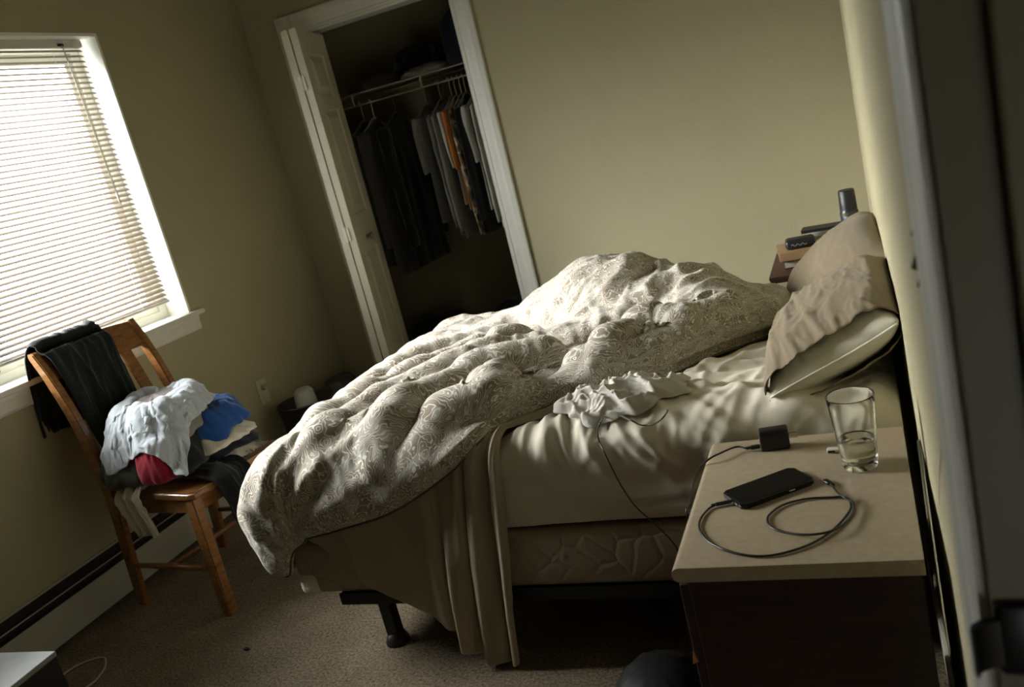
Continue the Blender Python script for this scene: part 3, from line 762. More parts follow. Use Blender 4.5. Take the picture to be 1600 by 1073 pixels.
def duvet():
    nu, nv = 250, 220
    hemN = curve_fn(HEM_NEAR)
    hemF = curve_fn([(-2.0, 3.36), (-1.6, 3.40), (-1.2, 3.36), (-0.9, 3.28), (-0.6, 3.10), (-0.34, 2.90), (-0.225, 2.72)])
    s = np.linspace(0, 1, nu)
    N, F = hemN(s), hemF(s)
    t = np.linspace(0, 1, nv)[None, :, None]
    UV = N[:, None, :] * (1 - t) + F[:, None, :] * t
    u, v = UV[..., 0], UV[..., 1]
    # bend the flat quilt over the foot and the sides of the bed
    ramp = np.clip(np.minimum(np.broadcast_to(t[..., 0], u.shape) / 0.17, 1.0), 0, 1); ramp = ramp * ramp * (3 - 2 * ramp)
    def place(u, v):
        x0, y0, y1 = BX0 - 0.045, BYN - 0.050, BYF + 0.03
        rx, ry = 0.17, 0.085
        du = np.maximum(x0 + rx - u, 0) / rx; dn = np.maximum(y0 + ry - v, 0) / ry; df = np.maximum(v - (y1 - ry), 0) / ry
        dv = dn + df; d = np.hypot(du, dv) + 1e-9
        cx, cv = du / d, dv / d
        r = rx * cx * cx + ry * cv * cv
        a = np.clip(d, 0, PI / 2); hang = np.maximum(d - PI / 2, 0) * r
        out = r * np.sin(a) - hang * 0.05 * cx; drop = r * (1 - np.cos(a)) + hang
        X = np.zeros(u.shape + (3,))
        X[..., 0] = np.maximum(u, x0 + rx) - out * cx
        X[..., 1] = np.clip(v, y0 + ry, y1 - ry) + out * cv * np.where(df > dn, 1, -1)
        X[..., 2] = (ZM + 0.024) * (1 - ramp) + BF.at(X[..., 0], X[..., 1]) * ramp + 0.006 - drop
        return X, hang, cx, cv
    X, hang, cx, cv = place(u, v)
    Nn = normals(X); Nn *= np.where(Nn[..., 2:3] < -0.3, -1, 1); 
    if Nn[nu // 2, nv // 2, 2] < 0: Nn = -Nn
    # folds: long ones that follow the ridges, short crumples over them, hanging folds at the foot
    p = u * 0.90 + v * 0.44; q = -u * 0.44 + v * 0.90
    T = np.broadcast_to(t[..., 0], u.shape)
    far = np.clip((v - 2.72) / 0.25, 0, 1) * np.clip((-0.95 - u) / 0.2, 0, 1)
    hw = np.clip(hang / 0.08, 0, 1)
    hu = np.clip((-1.52 - u) / 0.15, 0, 1)
    def folds(ph, sharp): return (0.5 + 0.5 * np.cos(2 * PI * ph)) ** sharp
    longf = folds(q * 5.6 + 0.75 * pn(p * 1.1, q * 2.2, 2) + 0.2, 2.2) * 0.030 * (0.55 + 0.45 * pn(p * 1.5, q * 1.5, 6))
    midf = folds(q * 12.5 + 1.1 * pn(p * 1.6, q * 3.2, 7), 2.0) * 0.018 * np.clip(0.5 + 0.9 * pn(p * 2.2, q * 3.5, 8), 0, 1.2)
    p2 = u * 0.35 - v * 0.94; q2 = u * 0.94 + v * 0.35
    cross = folds(q2 * 8.5 + 1.2 * pn(p2 * 2.0, q2 * 3, 17), 2.5) * 0.010 * np.clip(0.3 + pn(u * 2.5, v * 2.5, 3), 0, 1)
    crump = crease(u * 30, v * 30, 9, 1.0) * 0.0026 + crease(p * 7, q * 24, 10, 1.8) * 0.0050 + crease(p2 * 8, q2 * 19, 12, 1.8) * 0.0045
    rt = np.clip((u + 0.95) / 0.2, 0, 1)
    crump = crump + rt * (crease(u * 8, v * 8, 40, 1.4) * 0.014 + folds(p * 7 + 1.3 * pn(u * 4, v * 4, 45), 2.5) * 0.008 * np.clip(pn(u * 5, v * 5, 46) + 0.4, 0, 1) + crease(u * 17 + v * 4, v * 15, 41, 1.1) * 0.0045)
    kn = np.exp(-(((u + 0.93) / 0.16) ** 2 + ((v - 2.06) / 0.13) ** 2)); crump = crump + kn * (crease(u * 12, v * 12, 43) * 0.016 + crease(u * 26, v * 26, 44) * 0.006)
    dim = -crease(u * 12, v * 12, 19, 1.3) * 0.011 * far
    hf_ = crease(v * 8.0 - u * 3.0, u * 1.2 + v * 0.5, 23, 1.2) * 0.040 * hu + crease(v * 17 - u * 5, u * 2.5, 24, 1.2) * 0.012 * hu + crease(u * 8 + v * 5.0, v * 2.0, 27, 1.2) * 0.010 * hw * (1 - hu)
    W_ = longf * (1 - 0.75 * far) * (1 - 0.8 * hu) + midf * (1 - 0.5 * far) * (1 - 0.5 * hu) + cross * (1 - 0.6 * far) * (1 - hu) + crump + dim + hf_
    for _ in range(2):
        Q = np.pad(W_, 1, mode='edge'); W_ = (Q[1:-1, 1:-1] * 2 + Q[:-2, 1:-1] + Q[2:, 1:-1] + Q[1:-1, :-2] + Q[1:-1, 2:]) / 6
    # the rims thin out to a clean seam
    rim = np.minimum(np.minimum(T, 1 - T) * 1.35, np.minimum(s, 1 - s)[:, None] * 1.9)
    puff = np.sqrt(np.clip(rim / 0.035, 0, 1)); calm = np.clip(rim / 0.14, 0, 1)
    X = X + Nn * (W_ * (0.12 + 0.88 * calm) + 0.030 * puff - 0.012)[..., None]
    cbed = pusher(lambda P: sd_box(P, ((BX0 + BX1) / 2, (BYN + BYF) / 2, ZM / 2), ((BX1 - BX0) / 2 + 0.014, (BYF - BYN) / 2 + 0.014, ZM / 2 + 0.012), 0.06), gap=0.004)
    def col(P): return cbed(P)
    X = relax(X, X * 1.0, col, steps=4, sub=2, g=0.0002, damp=0.8, kbend=0.1)
    return refine(X, 1)
DUVET = duvet()
me = grid_mesh('duvet', DUVET)
du = link('duvet', me, paisley()); add_solid(du, 0.012, -1)
tag(du, 'crumpled grey and cream paisley duvet heaped across the bed and over its foot', 'duvet')

bm = bmesh.new(); tube(bm, [tuple(p) for p in DUVET[2:-2:2, 1] - np.array([0, 0.003, 0.002])], 0.0028, 6)
pp = link('seam_piping', bm, mat('dark_piping', (0.10, 0.09, 0.07), 0.8), du, smooth=True); pp['label'] = 'dark piped seam along the hem'
# ------------------------------------------------------------------ the loose top sheet that slides off the near side
M_loose = mat('loose_sheet_cotton', (0.30, 0.255, 0.18), 0.85, bump=(1200, 0.12, 0.001), vary=0.03, vscale=9, spec=0.2, sheen=0.1)
def top_sheet():
    ns, nh = 240, 90
    s = np.linspace(0, 1, ns)
    yh = BYN - 0.035
    hem = [pix(*q, y=yh) for q in ((470, 842), (496, 856), (564, 914), (673, 966), (729, 1002), (752, 1010), (768, 1026), (790, 1030), (808, 1034), (813, 1020))]
    hs = np.array([0, .07, .22, .40, .53, .64, .76, .86, .95, 1.0])
    hx = np.interp(s, hs, [p.x for p in hem]); hz = np.maximum(np.interp(s, hs, [p.z for p in hem]), 0.012)
    # where each thread crosses the mattress edge
    ex = np.interp(s, [0, .07, .22, .40, .50, .62, .76, .88, 1.0], [-1.60, -1.53, -1.42, -1.25, -1.12, -1.04, -0.985, -0.935, -0.895])
    # where it comes from on the bed
    A0, A1 = pix(868, 612, z=0.64), pix(886, 628, z=0.64)
    w = np.clip((s - 0.50) / 0.25, 0, 1); w = w * w * (3 - 2 * w)
    ax = ex * (1 - w) + (A0.x + (A1.x - A0.x) * (s - 0.75) / 0.25) * w
    ay = (BYN + 0.10) * (1 - w) + (A0.y + (A1.y - A0.y) * (s - 0.75) / 0.25) * w
    P = np.zeros((ns, nh, 3))
    h = np.linspace(0, 1, nh); k = 0.36
    pl = np.clip((s - 0.42) / 0.15, 0, 1)
    ph = 2 * PI * (s * 5.0 + 1.1 * pn(s * 4.0, s * 0, 3)); pa = 0.35 + 1.1 * (0.5 + 0.5 * pn(s * 8, s * 0 + 3, 6))
    for i in range(ns):
        top = h < k
        tt = h / k
        # on the bed: ease to the edge with a slight curve
        bx = ax[i] + (ex[i] - ax[i]) * tt ** 1.3; by = ay[i] + (BYN + 0.035 - ay[i]) * tt
        bz = np.full(nh, ZM + 0.004 + 0.012 * w[i])
        b = np.clip((h - k) / (1 - k), 0, 1)
        r = 0.05; L = ZM - hz[i]; dist = b * L
        ang = np.clip(dist / r, 0, PI / 2)
        y = np.where(top, by, BYN + 0.035 - r * np.sin(ang) - 0.002 * np.clip(ang, 0, 1)); z = np.where(top, bz, ZM + 0.004 + 0.012 * w[i] - r * (1 - np.cos(ang)) - np.maximum(dist - r * PI / 2, 0) * (L - r + 0.004 + 0.012 * w[i]) / max(L - r * PI / 2, 0.02))
        x = np.where(top, bx, ex[i] + (hx[i] - ex[i]) * b ** 0.9)
        # pleats deepen as they fall
        amp = pl[i] * pa[i] * (0.006 + 0.024 * np.clip(b * 1.3, 0, 1) * (1 - 0.35 * b)) + 0.002
        c = np.cos(ph[i] + 0.9 * np.sin(b * 2.2 + s[i] * 9)); c = np.sign(c) * np.abs(c) ** 0.8
        off = amp * (c + 1.0) + 0.004 * np.clip(b * 3, 0, 1) * pl[i] * np.cos(ph[i] * 2.7 + 3 * b)
        vert = np.clip(dist / (r * 1.5), 0, 1) * (~top)
        y = y - off * vert - vert * 0.004
        z = z + np.where(top, off * 0.75, off * (1 - vert) * 0.75)
        x = x + pl[i] * 0.010 * math.sin(ph[i] * 1.0) * np.clip(b * 2, 0, 1)
        P[i] = np.stack([x, y, z], -1)
    U, V = np.meshgrid(s, h, indexing='ij')
    N = normals(P); N *= np.where(N[..., 1:2] > 0, -1, 1) * 1.0
    bl = np.clip((V - k) * 4, 0, 1)
    P = P + N * (bl * (0.006 * pn(U * 5, V * 2.4, 8) + 0.005 * crease(U * 9 + V * 2.5, V * 1.8, 13) * (1 - pl[:, None] * 0.6)))[..., None]
    P[..., 2] += (1 - bl) * 0.012 * w[:, None] * crease(U * 16, V * 2, 5)
    P[..., 1] = np.where(P[..., 2] < ZM - 0.06, np.minimum(P[..., 1], BYN - 0.016), P[..., 1])
    P[..., 2] = np.maximum(P[..., 2], 0.008)
    return refine(P, 1)
ts = link('top_sheet', grid_mesh('top_sheet', top_sheet()), M_loose); add_solid(ts, 0.0025, 0)
tag(ts, 'loose taupe top sheet hanging in pleats off the near side of the bed', 'sheet')

# ------------------------------------------------------------------ the shirt lying crumpled on the bed
M_tee = cloth_mat('pale_jersey', (0.52, 0.50, 0.44), 0.04)
def crumpled(c, sx, sy, rot, h, seed, n=120, floor=None, grow=1.25, steps=30):
    a = np.linspace(-1, 1, n); A, B = np.meshgrid(a, a, indexing='ij')
    wob = 1 + 0.18 * pn(A * 1.7, B * 1.7, seed)
    x, y = A * sx * wob, B * sy * (1 + 0.22 * pn(A * 1.5 + 9, B * 1.5, seed + 1))
    z = h * (crease(A * 1.1, B * 1.1, seed + 2, 0.8) * 1.0 + crease(A * 2.2, B * 2.2, seed + 3, 0.8) * 0.5 + crease(A * 5, B * 5, seed + 7) * 0.12)
    e = np.clip((1 - np.maximum(np.abs(A), np.abs(B))) * 5, 0, 1)
    z = z * (0.15 + 0.85 * e)
    x = x + 0.26 * sx * pn(A * 1.8, B * 1.8, seed + 4) ; y = y + 0.26 * sy * pn(A * 1.8, B * 1.8, seed + 5)
    cr, sr = math.cos(rot), math.sin(rot)
    P = np.stack([c[0] + x * cr - y * sr, c[1] + x * sr + y * cr, c[2] + z], -1)
    if floor is not None: P = relax(P, P * grow, floor, steps=steps, sub=2, g=0.0008, damp=0.85, kbend=0.1)
    return refine(P, 1)
class SheetTop:
    def __init__(s):
        s.F = Field(BX0, 0.02, BYN - 0.02, BYF, 0.02, ZM); s.F.add(SHEET, 0.0); s.F.blur(1)
ST = SheetTop().F
tee_c = pix(980, 634, z=0.625)
def tee_heap():
    n1, n2 = 110, 260
    A, B = np.meshgrid(np.linspace(0, 1, n1), np.linspace(0, 2 * PI, n2), indexing='ij')
    R = 1 + 0.20 * pn(1.6 * np.cos(B) + 3, 1.6 * np.sin(B), 5) + 0.10 * pn(4 * np.cos(B), 4 * np.sin(B), 6)
    x, y = 0.172 * A * R * np.cos(B), 0.112 * A * R * np.sin(B)
    e = np.clip(1 - A ** 5, 0, 1)
    c1 = crease(x * 9 + 0.3 * pn(x * 9, y * 9, 3), y * 11, 21, 1.2); c2 = crease(x * 17 + y * 9, y * 20 - x * 6, 22, 1.2); c3 = crease(x * 38, y * 38, 23)
    z = 0.008 * (1 - A * A) + (0.028 * c1 + 0.020 * c2 + 0.006 * c3) * e
    f = 0.042 * c1 * e
    X, Y = tee_c.x + x * 0.97 - y * 0.2 - f * 0.5, tee_c.y + x * 0.2 + y * 0.97 - f * 0.45
    P = np.stack([X, Y, ST.at(X, Y) + 0.004 + z], -1)
    return P
TEE = tee_heap()
tee = link('crumpled_shirt', grid_mesh('crumpled_shirt', TEE), M_tee); add_solid(tee, 0.002, 1)
tag(tee, 'pale grey shirt lying in a crumpled heap on the fitted sheet', 'shirt')
ST.add(TEE, 0.002)

# ------------------------------------------------------------------ pillows
M_case = mat('taupe_pillowcase', (0.205, 0.165, 0.105), 0.85, bump=(1000, 0.15, 0.001), vary=0.04, vscale=12, spec=0.2, sheen=0.1)
M_pillow = mat('pillow_ticking', (0.74, 0.71, 0.60), 0.8, bump=(1000, 0.1, 0.001), vary=0.03, vscale=12, spec=0.2)
def pillow_shape(hl, hb, ht, seed, n=64, sag=0.0, lo=-1.0, grow=0.0, hi=1.0):
    """Closed cushion: (along, across, thick) arrays for the upper and lower skins."""
    a = np.linspace(lo, hi, n); b = np.linspace(-1, 1, n)
    A, B = np.meshgrid(a, b, indexing='ij')
    ca = np.clip(1 - np.abs(A) ** 3.2, 0, 1); cb = np.clip(1 - np.abs(B) ** 2.6, 0, 1)
    th = ht * (ca * cb) ** 0.5
    pinch = 1 - 0.05 * (1 - np.abs(B) ** 2) * np.abs(A) ** 2
    x = A * hl * pinch; y = B * hb * (1 - 0.06 * (1 - A * A) * 0)
    w = 0.010 * crease(A * 2.0 + B, B * 2.6 - A * 0.6, seed) + 0.006 * crease(A * 5, B * 5, seed + 1)
    edge = np.clip((1 - np.maximum(np.abs(A), np.abs(B))) * 6, 0, 1)
    up = th + grow + w * edge
    dn = -th - grow - 0.3 * w * edge
    return np.stack([x, y, up], -1), np.stack([x, y, dn], -1)
def weld(name, U, D):
    n, m = U.shape[:2]
    me = bpy.data.meshes.new(name)
    i = np.arange(n * m).reshape(n, m)
    q = np.stack([i[:-1, :-1], i[1:, :-1], i[1:, 1:], i[:-1, 1:]], -1).reshape(-1, 4)
    faces = q.tolist() + (q[:, ::-1] + n * m).tolist()
    me.from_pydata(np.concatenate([U.reshape(-1, 3), D.reshape(-1, 3)]).tolist(), [], faces)
    bm = bmesh.new(); bm.from_mesh(me); bmesh.ops.remove_doubles(bm, verts=bm.verts[:], dist=0.0006); bmesh.ops.recalc_face_normals(bm, faces=bm.faces[:]); bm.to_mesh(me); bm.free()
    me.polygons.foreach_set('use_smooth', [True] * len(me.polygons)); me.update(); return me
def frame_of(org, along, across):
    a = Vector(along).normalized(); b = Vector(across); b = (b - a * b.dot(a)).normalized(); c = a.cross(b)
    return Matrix(((a.x, b.x, c.x, org[0]), (a.y, b.y, c.y, org[1]), (a.z, b.z, c.z, org[2]), (0, 0, 0, 1)))
def bend(P, k):      # curl the upper edge up the wall
    P = P.copy(); P[..., 2] += k * np.maximum(P[..., 1], 0) ** 2; return P
# front pillow: long side along the bed head, near end bare
F1 = frame_of((-0.108, 2.165, 0.706), (0.01, -1, -0.005), (0.84, 0.0, 0.36))
if F1.col[2].z < 0: F1 = frame_of((-0.108, 2.165, 0.706), (-0.01, 1, 0.005), (0.84, 0.0, 0.36))
def sgn(Mx): return 1.0
p1 = tag(empty('pillow', (-0.105, 2.165, ZM)), 'white pillow half out of its taupe pillowcase, nearest the nightstand with the glass', 'pillow', 'pillows against the wall')
near = -1 if F1.col[0].y > 0 else 1       # local along-direction that points to the camera
U, D = pillow_shape(0.275, 0.155, 0.066, 11)
def toW(P, Mx): 
    A = np.array(Mx); return P @ A[:3, :3].T + A[:3, 3]
o = link('pillow_body', weld('pillow_body', toW(bend(U, 0.5), F1), toW(bend(D, 0.5), F1)), M_pillow); o.parent = p1; o.matrix_parent_inverse = Matrix.Translation(-p1.location)
seam = [tuple(toW(bend(np.array([[near * 0.278 * (1 - 0.04 * (1 - b * b)), b * 0.157, 0.0]]), 0.5), F1)[0]) for b in np.linspace(-0.97, 0.97, 30)]
bm = bmesh.new(); tube(bm, seam, 0.0028, 6); sm = link('seam_piping', bm, M_pillow, o, smooth=True); sm.matrix_parent_inverse = Matrix.Identity(4)
def case(name, Mx, hl, hb, ht, seed, mouth, par, sl=0.0):
    """Pillowcase sleeve with an open mouth at local along = mouth (towards the camera)."""
    n = 72
    U, D = pillow_shape(hl, hb, ht, seed, n, grow=0.006)
    out = []
    for S, sg in ((U, 1), (D, -1)):
        a = np.linspace(0, 1, n)[:, None]; b = np.linspace(-1, 1, n)[None, :]
        far_, near_ = -near * hl * 1.03, near * mouth
        m = near_ + near * sl * b * hl
        along = far_ + (m - far_) * a + 0 * b
        t = np.abs(along) / hl
        th = ht * (np.clip(1 - np.clip(t, 0, 0.93) ** 3.2, 0, 1) * np.clip(1 - np.abs(b) ** 2.6, 0, 1)) ** 0.5
        fl = np.clip((a - 0.86) / 0.14, 0, 1)
        back = np.clip(a * 30, 0, 1) ** 0.5
        th = (th * back + 0.007 * back) + fl * 0.005 * (1 + pn(b * 1.6 + 0 * a, a * 2, seed + 3)) * np.clip((1 - np.abs(b)) * 8, 0, 1)
        w = 0.013 * crease(a * 1.1 + b * 0.55, b * 1.2 - a * 1.0, seed, 1.2) + 0.007 * crease(a * 1.8 + 0.9 * b, b * 2.6 - a * 1.9, seed + 5, 1.2) + 0.0035 * crease(a * 7 + b * 2, b * 8 - a * 3, seed + 6, 1.3)
        e = np.clip((1 - np.abs(b)) * 6, 0, 1) * np.clip(a * 8, 0, 1)
        hbw = hb * 1.035 * (1 + 0.05 * fl * pn(b * 2, a, seed + 9))
        out.append(np.stack([along + 0.012 * pn(b * 2.2 + 0 * a, a * 0.0, seed + 8) * fl, b * hbw + 0 * a, sg * (th + (w if sg > 0 else 0.25 * w) * e)], -1))
    me = weld(name, toW(bend(out[0], 0.5), Mx), toW(bend(out[1], 0.5), Mx))
    o = link(name, me, M_case); o.parent = par; o.matrix_parent_inverse = Matrix.Translation(-par.location)
    add_solid(o, 0.0022, 1); return o
c1 = case('pillowcase', F1, 0.275, 0.155, 0.066, 21, 0.258, p1, -0.03)
c1['label'] = 'taupe pillowcase slipping off'
F2 = frame_of((-0.105, 2.77, 0.690), (-0.05, 1, 0.015), (0.74, 0.0, 0.54))
p2 = tag(empty('pillow', (-0.118, 2.76, ZM)), 'pillow fully inside a taupe pillowcase, farther from the glass and leaning higher on the wall', 'pillow', 'pillows against the wall')
U, D = pillow_shape(0.29, 0.165, 0.075, 31)
o = link('pillow_body', weld('pillow_body', toW(bend(U, 0.5), F2), toW(bend(D, 0.5), F2)), M_pillow); o.parent = p2; o.matrix_parent_inverse = Matrix.Translation(-p2.location)
c2 = case('pillowcase', F2, 0.29, 0.165, 0.075, 41, 0.325, p2)
# ------------------------------------------------------------------ the near nightstand and what lies on it
M_top = mat('speckled_laminate', (0.36, 0.295, 0.20), 0.32, vary=0.10, vscale=60, spec=0.5)
M_carc = wood('dark_cherry', (0.016, 0.006, 0.004), (0.040, 0.016, 0.010), 1.0, 0.35, (1, 1, 8))
M_raw = mat('raw_wood_chip', (0.45, 0.20, 0.09), 0.8)
NX0, NX1, NY0, NY1, NZ = -0.372, 0.010, 1.262, 1.765, 0.60
ns_ = tag(empty('nightstand', ((NX0 + NX1) / 2, (NY0 + NY1) / 2, 0)), 'dark nightstand with a beige speckled top holding the phone and glass', 'nightstand')
def npart(name, bm, m, par=None, **k):
    o = link(name, bm, m, **k)
    if par is None: o.parent = ns_; o.matrix_parent_inverse = Matrix.Translation(-ns_.location)
    else: o.parent = par; o.matrix_parent_inverse = Matrix.Identity(4)
    return o
# top: bullnosed only along the drawer side
bm = bmesh.new(); t = 0.026; r = t * 0.5
prof = [(NX1, NZ), (NX1, NZ - t)] + [(NX0 + r - r * math.sin(a), NZ - r - r * math.cos(a)) for a in np.linspace(0, PI, 12)]
prism(bm, prof, NY0, NY1, 'y')
bmesh.ops.bevel(bm, geom=[e for e in bm.edges if abs(e.verts[0].co.y - e.verts[1].co.y) < 1e-6 and e.calc_face_angle(0) > 0.8], offset=0.002, segments=2, affect='EDGES')
npart('table_top', bm, M_top, smooth=True, autosmooth=35)
npart('carcass', obox((NX0 + 0.022, NY0 + 0.012, 0.03), (NX1 - 0.004, NY1 - 0.012, NZ - t), 0.002), M_carc)
npart('plinth', obox((NX0 + 0.035, NY0 + 0.03, 0.0), (NX1 - 0.012, NY1 - 0.03, 0.03)), M_carc)
for z0_, z1_ in ((0.055, 0.30), (0.306, 0.56)):
    dw = npart('drawer', obox((NX0 + 0.004, NY0 + 0.016, z0_), (NX0 + 0.022, NY1 - 0.016, z1_), 0.003), M_carc)
    bm = bmesh.new(); lathe(bm, [(0, 0), (0.008, 0), (0.006, 0.01), (0.013, 0.018), (0.013, 0.024), (0, 0.027)], 18, Matrix.Translation((NX0 + 0.004, (NY0 + NY1) / 2, (z0_ + z1_) / 2)) @ Matrix.Rotation(-PI / 2, 4, 'Y'))
    npart('knob', bm, M_brass, dw, smooth=True)
cp = pix(1084, 1026, y=NY0 + 0.0115)
bm = bmesh.new(); prism(bm, [(cp.x - 0.004, cp.z - 0.013), (cp.x + 0.006, cp.z - 0.009), (cp.x + 0.001, cp.z + 0.012)], NY0 + 0.0095, NY0 + 0.0135, 'y')
ch = npart('chipped_edge', bm, M_raw); ch['label'] = 'chip showing raw orange wood'

# phone with its cable
M_phone = mat('phone_black', (0.006, 0.006, 0.007), 0.22, spec=0.35)
M_glassblk = mat('phone_screen', (0.004, 0.004, 0.005), 0.30, spec=0.18)
A_, B_, C_, D_ = pix(1130, 770, z=NZ + 0.005), pix(1158, 796, z=NZ + 0.005), pix(1272, 752, z=NZ + 0.005), pix(1240, 732, z=NZ + 0.005)
mid = (A_ + B_ + C_ + D_) / 4; ax_ = ((C_ + D_) - (A_ + B_)).normalized(); Lp = ((C_ + D_) / 2 - (A_ + B_) / 2).length; Wp = ((A_ + D_) / 2 - (B_ + C_) / 2).length
angp = math.atan2(ax_.y, ax_.x)
ph_ = tag(empty('phone', (mid.x, mid.y, NZ), angp), 'black smartphone lying face up on the beige nightstand top', 'phone')
def rrect(w, h, r, n=6):
    out = []
    for cx, cy, a0 in ((w - r, h - r, 0), (-w + r, h - r, 90), (-w + r, -h + r, 180), (w - r, -h + r, 270)):
        for k in range(n + 1): a = math.radians(a0 + 90 * k / n); out.append((cx + r * math.cos(a), cy + r * math.sin(a)))
    return out
bm = bmesh.new(); prism(bm, rrect(Lp / 2, Wp / 2, 0.009), 0.0005, 0.0095, 'z')
bmesh.ops.bevel(bm, geom=[e for e in bm.edges if abs(e.verts[0].co.z - e.verts[1].co.z) < 1e-6], offset=0.0022, segments=3, affect='EDGES')
link('case', bm, M_phone, ph_, smooth=True, autosmooth=40)
bm = bmesh.new(); prism(bm, rrect(Lp / 2 - 0.004, Wp / 2 - 0.004, 0.007), 0.0094, 0.0099, 'z'); link('screen', bm, M_glassblk, ph_)
bm = bmesh.new(); box(bm, (Lp / 2 - 0.055, -Wp / 2 - 0.0008, 0.004), (Lp / 2 - 0.043, -Wp / 2 + 0.0005, 0.0062), 0.0004); link('side_button', bm, M_pillow, ph_)
bm = bmesh.new(); box(bm, (-Lp / 2 - 0.0006, -0.020, 0.0035), (-Lp / 2 + 0.001, -0.012, 0.006), 0.0004); link('speaker_slot', bm, M_plate, ph_)

M_cable = mat('black_cable', (0.010, 0.010, 0.011), 0.35, spec=0.5)
M_steel = mat('plug_steel', (0.55, 0.52, 0.45), 0.25, metal=1.0)
zc = NZ + 0.0028
def onTop(px, py, dz=0.0): return pix(px, py, z=zc + dz) 
cb = tag(empty('phone_cable', (mid.x - Lp / 2, mid.y, NZ)), 'black charging cable looped on the nightstand top in front of the phone', 'cable')
def absolute(o, par): o.parent = par; o.matrix_parent_inverse = par.matrix_basis.inverted() if par.type != 'EMPTY' else (Matrix.Translation(par.location) @ par.rotation_euler.to_matrix().to_4x4()).inverted(); return o
path = [(1118, 789, .002), (1108, 794), (1095, 810), (1093, 826), (1105, 844), (1130, 858), (1165, 867), (1200, 868), (1235, 861), (1270, 848), (1300, 829), (1322, 806), (1330, 790), (1322, 777), (1295, 777), (1260, 779), (1225, 788), (1205, 801), (1199, 812), (1206, 824), (1230, 832), (1265, 835, .0045), (1300, 829, .0075), (1325, 813, .005), (1335, 797, .004), (1332, 783, .005), (1318, 776, .0075), (1308, 768, .003), (1298, 756, .001)]
pts = [onTop(*p) for p in path]
bm = bmesh.new(); tube(bm, smooth_path(pts, 6), 0.0021, 8); absolute(link('cord', bm, M_cable, smooth=True), cb)
e0 = Vector((mid.x, mid.y, 0)) - ax_ * (Lp / 2); 
def plug_at(p, d, parts, par):
    d = Vector(d).normalized(); q = Matrix.Translation(p) @ d.to_track_quat('X', 'Z').to_matrix().to_4x4()
    for name, shape, m in parts:
        bm = bmesh.new()
        for x0, x1, hy, hz in shape: box(bm, (x0, -hy, -hz), (x1, hy, hz), min(hy, hz) * 0.5, 2, q)
        absolute(link(name, bm, m, smooth=True, autosmooth=45), par)
pstart = onTop(1118, 788, .002); pend = Vector((e0.x, e0.y, NZ + 0.0050))
plug_at(pstart, pend - pstart, [('plug', [(0, (pend - pstart).length - 0.001, 0.0040, 0.0027), (-0.008, 0.001, 0.0026, 0.0022)], M_cable)], cb)
q0, q1 = onTop(1297, 755, .001), onTop(1280, 746, .001)
plug_at(q0, q1 - q0, [('plug', [(-0.001, 0.017, 0.0050, 0.0030), (-0.009, 0.001, 0.0028, 0.0024)], M_cable), ('plug_tip', [(0.017, 0.0235, 0.0030, 0.0010)], M_steel)], cb)

# wall adapter on its side, with blades
P0, P1 = pix(1190, 707, z=NZ), pix(1236, 701, z=NZ)
ex_ = (P1 - P0); wA = ex_.length; angA = math.atan2(ex_.y, ex_.x)
ad = tag(empty('usb_charger', (P0.x, P0.y, NZ), angA), 'black cube charger with two bare prongs standing near the bed edge of the nightstand', 'charger')
hA = 0.043; dA = 0.030
bm = bmesh.new(); box(bm, (0, 0, 0.0004), (wA, dA, hA), 0.004, 3); link('charger_body', bm, mat('charger_black', (0.007, 0.007, 0.008), 0.4), ad, smooth=True, autosmooth=40)
for yy in (0.008, 0.0205):
    bm = bmesh.new(); box(bm, (wA - 0.001, yy - 0.0008, 0.020), (wA + 0.017, yy + 0.0008, 0.0265), 0.0005); link('prong', bm, M_steel, ad)
bm = bmesh.new(); box(bm, (-0.0005, 0.006, 0.006), (0.0005, 0.021, 0.012)); link('usb_port', bm, M_steel, ad)
sA = ad.matrix_basis.copy() if False else (Matrix.Translation((P0.x, P0.y, NZ)) @ Matrix.Rotation(angA, 4, 'Z'))
cc = tag(empty('charger_cable', (P0.x, P0.y, NZ)), 'black cable from the cube charger drooping over the drawer side of the nightstand', 'cable')
pA = sA @ Vector((-0.001, 0.013, 0.0090)); pB = sA @ Vector((-0.020, 0.013, 0.0085))
plug_at(pB, pA - pB, [('plug', [(0, 0.019, 0.0058, 0.0036), (-0.010, 0.001, 0.0030, 0.0026)], M_cable)], cc)
over = [pB + (pB - pA).normalized() * 0.009, pix(1150, 698, z=NZ + 0.010), pix(1125, 708, z=NZ + 0.011), pix(1108, 717, z=NZ + 0.009), Vector((NX0 - 0.006, 1.655, NZ - 0.004)), pix(1085, 752, x=NX0 - 0.014), pix(1079, 785, x=NX0 - 0.012), pix(1077, 820, x=NX0 - 0.012), Vector((NX0 - 0.014, 1.60, 0.22)), Vector((NX0 - 0.03, 1.62, 0.06)), Vector((NX0 - 0.03, 1.72, 0.006))]
bm = bmesh.new(); tube(bm, smooth_path(over, 8), 0.0021, 8); absolute(link('cord', bm, M_cable, smooth=True), cc)

